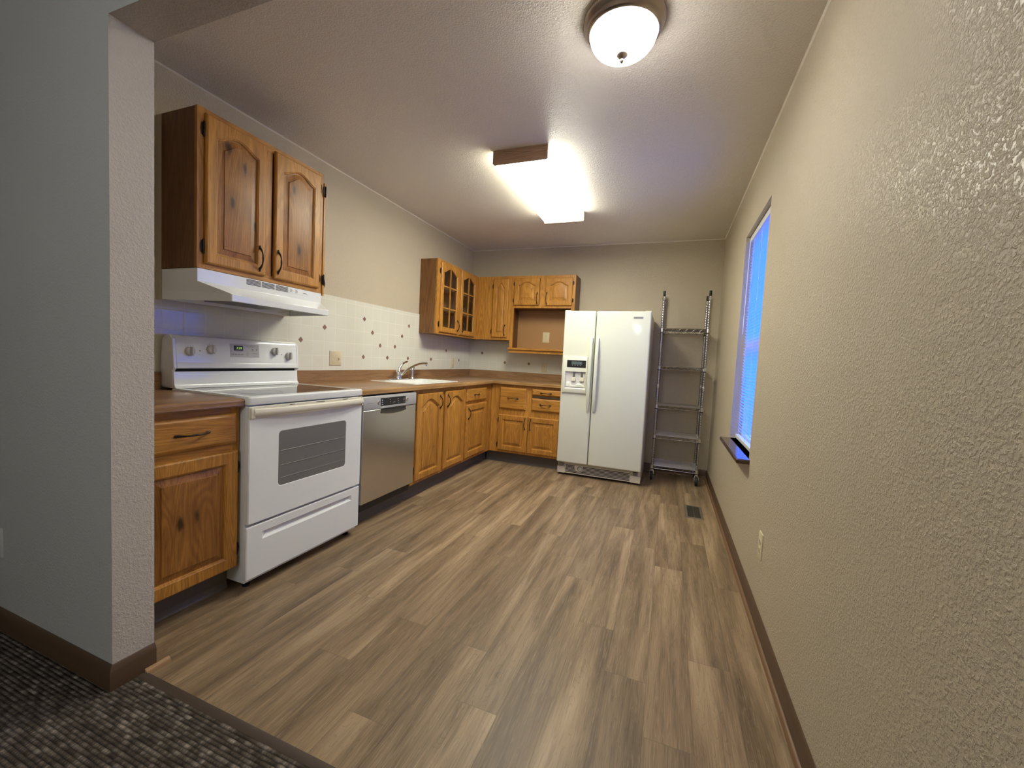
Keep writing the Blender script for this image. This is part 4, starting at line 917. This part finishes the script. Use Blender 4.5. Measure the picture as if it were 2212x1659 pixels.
# recess: niche box built proud inside the frame opening
b = MB()
A0, A1, Z0_, Z1_ = 1.492, 1.704, 0.918, 1.089
b.loops([lpD([(A0, Z0_), (A1, Z0_), (A1, Z1_), (A0, Z1_)], 0.0125), lpD([(A0 + 0.010, Z0_ + 0.016), (A1 - 0.012, Z0_ + 0.016), (A1 - 0.012, Z1_ - 0.004), (A0 + 0.010, Z1_ - 0.004)], 0.0004)], 0, c0=False)
b.build('dispenser_recess', 'knob', fz)
for a in (1.580, 1.662):
    b = MB(); b.loops([lpD([(a - 0.012, 1.036), (a + 0.012, 1.036), (a + 0.012, 1.086), (a - 0.012, 1.086)], 0.001), lpD([(a - 0.008, 1.040), (a + 0.008, 1.040), (a + 0.008, 1.086), (a - 0.008, 1.086)], 0.010)], 0); b.build('spout_nozzle', 'grey', fz)
    b = MB(); b.loops([lpD([(a - 0.022, 1.0), (a - 0.012, 0.994), (a + 0.012, 0.994), (a + 0.022, 1.0), (a + 0.020, 1.036), (a - 0.020, 1.036)], 0.004), lpD([(a - 0.022, 1.0), (a - 0.012, 0.993), (a + 0.012, 0.993), (a + 0.022, 1.0), (a + 0.018, 1.036), (a - 0.018, 1.036)], 0.012)], 0); b.build('dispenser_paddle', 'cream', fz, bevel=0.001)
b = MB(); b.loops([lpD([(1.502, 0.934), (1.692, 0.934), (1.692, 0.944), (1.66, 0.972), (1.62, 0.972), (1.60, 0.948), (1.56, 0.948), (1.54, 0.985), (1.510, 0.985)], 0.0004), lpD([(1.502, 0.934), (1.692, 0.934), (1.692, 0.942), (1.66, 0.960), (1.62, 0.960), (1.60, 0.944), (1.56, 0.944), (1.54, 0.970), (1.510, 0.970)], 0.010)], 0); b.build('drip_ledge', 'almond', fz)
b = MB(); P = rrect(2.128, 2.217, 1.636, 1.655, 0.004); b.loops([lpD(P, -0.001), lpD(P, 0.003), lpD(ins(P, 0.002), 0.004)], 0); npl = b.build('nameplate', plain('pewter_plate', (0.45, 0.46, 0.44), 0.35, 0.5), rd)
b = MB(); pad(b, TD, [(2.135, 1.643), (2.210, 1.643), (2.210, 1.648), (2.135, 1.648)], 0.0038, 0.0044); b.build('nameplate_lettering', 'mark', rd)
for a in (1.475, 2.262):
    b = MB(); b.box(a - 0.030, a + 0.030, 2.935, 3.03, 1.7005, 1.712); b.build('hinge_cover', 'almond', fr, bevel=0.004)
T2 = FB(2.985)
gb = MB(); gb.box(1.530, 2.195, 2.972, 2.984, 0.025, 0.118); gb.box(1.450, 1.530, 2.968, 2.985, 0.022, 0.092); gb.box(2.195, 2.290, 2.968, 2.985, 0.022, 0.092)
gr = gb.build('base_grille', 'cream', fr, bevel=0.002)
b = MB()
for k in range(6):
    z = 0.108 - k * 0.0135
    for a0, a1 in (((1.538, 1.632), (1.718, 2.188)) if k < 3 else ((1.536, 2.188),)): b.box(a0, a1, 2.9705, 2.9722, z - 0.0042, z + 0.0042)
b.build('grille_slots', plain('grille_shadow_plastic', (0.05, 0.045, 0.04), 0.6), gr)
b = MB(); P = [(1.678 + 0.042 * math.cos(q), 0.084 + 0.030 * math.sin(q)) for q in [2 * PI * k / 28 for k in range(28)]]; pad(b, T2, P, 0.012, 0.017); b.build('filter_bezel', 'cream', gr)
b = MB(); L = [[T2(1.690 + r * math.cos(2 * PI * k / 24), d_, 0.086 + r * math.sin(2 * PI * k / 24)) for k in range(24)] for r, d_ in ((0.025, 0.015), (0.025, 0.020))]; b.loops(L, 0); b.build('knob_ring', 'black', gr)
b = MB(); L = [[T2(1.692 + r * math.cos(2 * PI * k / 24), d_, 0.087 + r * math.sin(2 * PI * k / 24)) for k in range(24)] for r, d_ in ((0.021, 0.018), (0.021, 0.030), (0.018, 0.033))]; b.loops(L, 0); b.build('filter_knob', 'knob', gr)
for a in (1.490, 2.24):
    b = MB(); b.box(a - 0.022, a + 0.022, 2.955, 2.99, 0.100, 0.128); b.build('hinge_bracket', 'grey', fr)
for x, y in ((1.50, 3.05), (2.24, 3.05), (1.50, 3.6), (2.24, 3.6)):
    b = MB(); b.lathe([(0.022, -0.012), (0.022, 0.012)], (x, y, 0.022), 'x', 14); b.build('roller', 'rubber', fr)

# ------------------------------------------------------------------ wire shelving rack
rk = thing('wire_shelving_rack', 'tall narrow chrome wire shelving rack on casters in the far right corner', 'shelving', (2.6, 3.47, 0))
RX0, RX1, RY0, RY1 = 2.384, 2.814, 3.305, 3.640
SZ = (0.150, 0.470, 0.785, 1.190, 1.578)
posts = [(RX0, RY0), (RX1, RY0), (RX0, RY1), (RX1, RY1)]
for i, (x, y) in enumerate(posts):
    prof = [(0.0005, 0.112), (0.0125, 0.112)]
    z = 0.125
    while z < 1.88: prof += [(0.0125, z), (0.0118, z + 0.002), (0.0118, z + 0.004), (0.0125, z + 0.006)]; z += 0.0254
    prof += [(0.0125, 1.885), (0.0005, 1.885)]
    b = MB(); b.lathe(prof, (x, y, 0), n=12); po = b.build('post', 'rackm', rk)
    b = MB(); b.lathe([(0.0135, 1.872), (0.0145, 1.874), (0.0145, 1.908), (0.0125, 1.909), (0.0125, 1.958), (0.010, 1.961)], (x, y, 0), n=12); b.build('post_cap', 'rubber', po)
    b = MB(); b.lathe([(0.0128, 1.870), (0.0175, 1.871), (0.0175, 1.906), (0.0128, 1.907)], (x, y, 0), n=12); b.build('collar', 'chrome', po)
    b = MB(); b.lathe([(0.013, 0.965), (0.0145, 0.967), (0.0145, 1.000), (0.013, 1.002)], (x, y, 0), n=12); b.build('coupling', 'chrome', po)
    b = MB(); b.lathe([(0.0005, 0.094), (0.015, 0.094), (0.015, 0.106), (0.010, 0.113)], (x, y, 0), n=12)
    for q in (-1, 1): b.tube([(x + q * 0.014, y, 0.098), (x + q * 0.0175, y - 0.012, 0.075), (x + q * 0.0175, y - 0.020, 0.042)], 0.0042, 6)
    b.tube([(x + 0.018, y - 0.020, 0.056), (x + 0.040, y - 0.034, 0.058)], 0.005, 6)
    ca = b.build('caster', 'chrome', rk)
    b = MB(); b.lathe([(0.012, -0.012), (0.041, -0.0125), (0.0445, -0.007), (0.0445, 0.007), (0.041, 0.0125), (0.012, 0.012)], (x, y - 0.020, 0.0448), 'x', 28); b.build('wheel', 'rubber', ca)
for z in SZ:
    b = MB(); x0, x1, y0, y1 = RX0 + 0.012, RX1 - 0.012, RY0 + 0.006, RY1 - 0.006
    for zz, r in ((z, 0.0035), (z - 0.030, 0.003)):
        b.tube([(x0, RY0 - 0.004, zz), (x1, RY0 - 0.004, zz)], r, 6); b.tube([(x0, RY1 + 0.004, zz), (x1, RY1 + 0.004, zz)], r, 6)
        b.tube([(RX0 - 0.004, y0, zz), (RX0 - 0.004, y1, zz)], r, 6); b.tube([(RX1 + 0.004, y0, zz), (RX1 + 0.004, y1, zz)], r, 6)
    n = 12
    for yy in (RY0 - 0.004, RY1 + 0.004):
        b.tube([(x0 + (x1 - x0) * k / n, yy, z if k % 2 else z - 0.030) for k in range(n + 1)], 0.0028, 5)
    for xx in (RX0 - 0.004, RX1 + 0.004):
        b.tube([(xx, y0 + (y1 - y0) * k / 8, z if k % 2 else z - 0.030) for k in range(9)], 0.0022, 5)
    k = y0
    while k < y1: b.tube([(RX0 - 0.004, k, z + 0.003), (RX1 + 0.004, k, z + 0.003)], 0.0023, 5); k += 0.0165
    for xx in (RX0 + 0.14, RX1 - 0.14): b.tube([(xx, RY0 - 0.004, z - 0.002), (xx, RY1 + 0.004, z - 0.002)], 0.003, 6)
    sh = b.build('wire_shelf', 'rackm', rk)
    for (x, y) in posts:
        b = MB(); b.lathe([(0.0128, z - 0.034), (0.0175, z - 0.033), (0.0165, z + 0.006), (0.0128, z + 0.007)], (x, y, 0), n=12); b.build('shelf_collar', 'chrome', sh)
        b = MB(); b.lathe([(0.0128, z - 0.040), (0.0165, z - 0.040), (0.0165, z - 0.0335), (0.0128, z - 0.0335)], (x, y, 0), n=12); b.build('split_sleeve', 'rubber', sh)

# ------------------------------------------------------------------ floor register
fv = thing('floor_register', 'small bronze floor register set in the vinyl planks by the right wall', 'floor vent', (2.75, 2.44, 0.0))
VX0, VX1, VY0, VY1 = 2.682, 2.820, 2.275, 2.605
b = MB(); lo_ = lambda i, z: [(VX0 + i, VY0 + i, z), (VX1 - i, VY0 + i, z), (VX1 - i, VY1 - i, z), (VX0 + i, VY1 - i, z)]
b.ring([lo_(0, 0.0004), lo_(0.004, 0.004), lo_(0.020, 0.005), lo_(0.022, 0.0004)], 0); b.build('frame', plain('bronze_frame', (0.17, 0.145, 0.105), 0.4, 0.3), fv)
b = MB(); b.box(VX0 + 0.02, VX1 - 0.02, VY0 + 0.02, VY1 - 0.02, 0.0003, 0.001, 1)
k = VY0 + 0.028
while k < VY1 - 0.03: b.box(VX0 + 0.021, VX1 - 0.021, k, k + 0.006, 0.001, 0.0042); k += 0.0125
b.box(2.748, 2.754, VY0 + 0.021, VY1 - 0.021, 0.001, 0.0044); b.build('louvers', ['vent', 'gap'], fv)

# ------------------------------------------------------------------ ceiling lights
fl = thing('fluorescent_light', 'long wood-ended fluorescent ceiling light, lit, over the middle of the kitchen', 'ceiling light', (1.47, 1.97, H))
b = MB(); b.box(1.31, 1.63, 1.36, 2.585, H - 0.03, H - 0.0005); b.build('housing', 'white', fl)
b = MB(); pr = [(1.292, H - 0.012), (1.2865, H - 0.035), (1.288, H - 0.072), (1.296, H - 0.085), (1.645, H - 0.085), (1.653, H - 0.072), (1.6545, H - 0.035), (1.649, H - 0.012)]
b.prism(pr, 'y', 1.374, 2.572)
b.bm.normal_update()
for f in b.bm.faces:
    if abs(f.calc_center_median().z - (H - 0.085)) > 0.010: f.material_index = 1
b.build('diffuser', ['fluor', 'fluor_side'], fl)
for y0, y1 in ((1.353, 1.373), (2.573, 2.593)):
    b = MB(); b.prism([(1.280, H - 0.0005), (1.280, H - 0.083), (1.287, H - 0.090), (1.650, H - 0.090), (1.660, H - 0.083), (1.660, H - 0.0005)], 'y', y0, y1); b.build('end_panel', 'lamp_wood', fl, bevel=0.002)
dl = thing('dome_light', 'round flush dome ceiling light with brushed metal ring, lit, nearest the camera', 'ceiling light', (2.215, 0.53, H))
b = MB(); c = (2.215, 0.53, H)
V = [(0.158, -0.0005), (0.1625, -0.005), (0.1625, -0.011), (0.158, -0.020), (0.151, -0.031), (0.1485, -0.034), (0.147, -0.042), (0.141, -0.051), (0.136, -0.053), (0.131, -0.044)]
b.loops([[Vector(c) + Vector((r * math.cos(2 * PI * k / 64), r * math.sin(2 * PI * k / 64), h)) for k in range(64)] for r, h in V], 0, c0=True, c1=True); b.build('ring', 'nickel', dl)
b = MB(); prof = [(0.130, -0.045), (0.1325, -0.052)]
for k in range(1, 11):
    a = k / 10 * PI / 2; prof.append((0.1325 * math.cos(a) ** 0.8 if k < 10 else 0.004, -0.052 - 0.081 * math.sin(a)))
b.lathe(prof, c, n=64); b.build('glass_dome', 'dome', dl)
b = MB(); b.lathe([(0.004, -0.124), (0.022, -0.129), (0.0235, -0.132), (0.021, -0.137), (0.011, -0.144), (0.006, -0.147), (0.0085, -0.151), (0.008, -0.156), (0.005, -0.162), (0.001, -0.165)], c, n=20); b.build('finial', 'nickel', dl)

for o in bpy.data.objects:
    if '_o' in o: del o['_o']
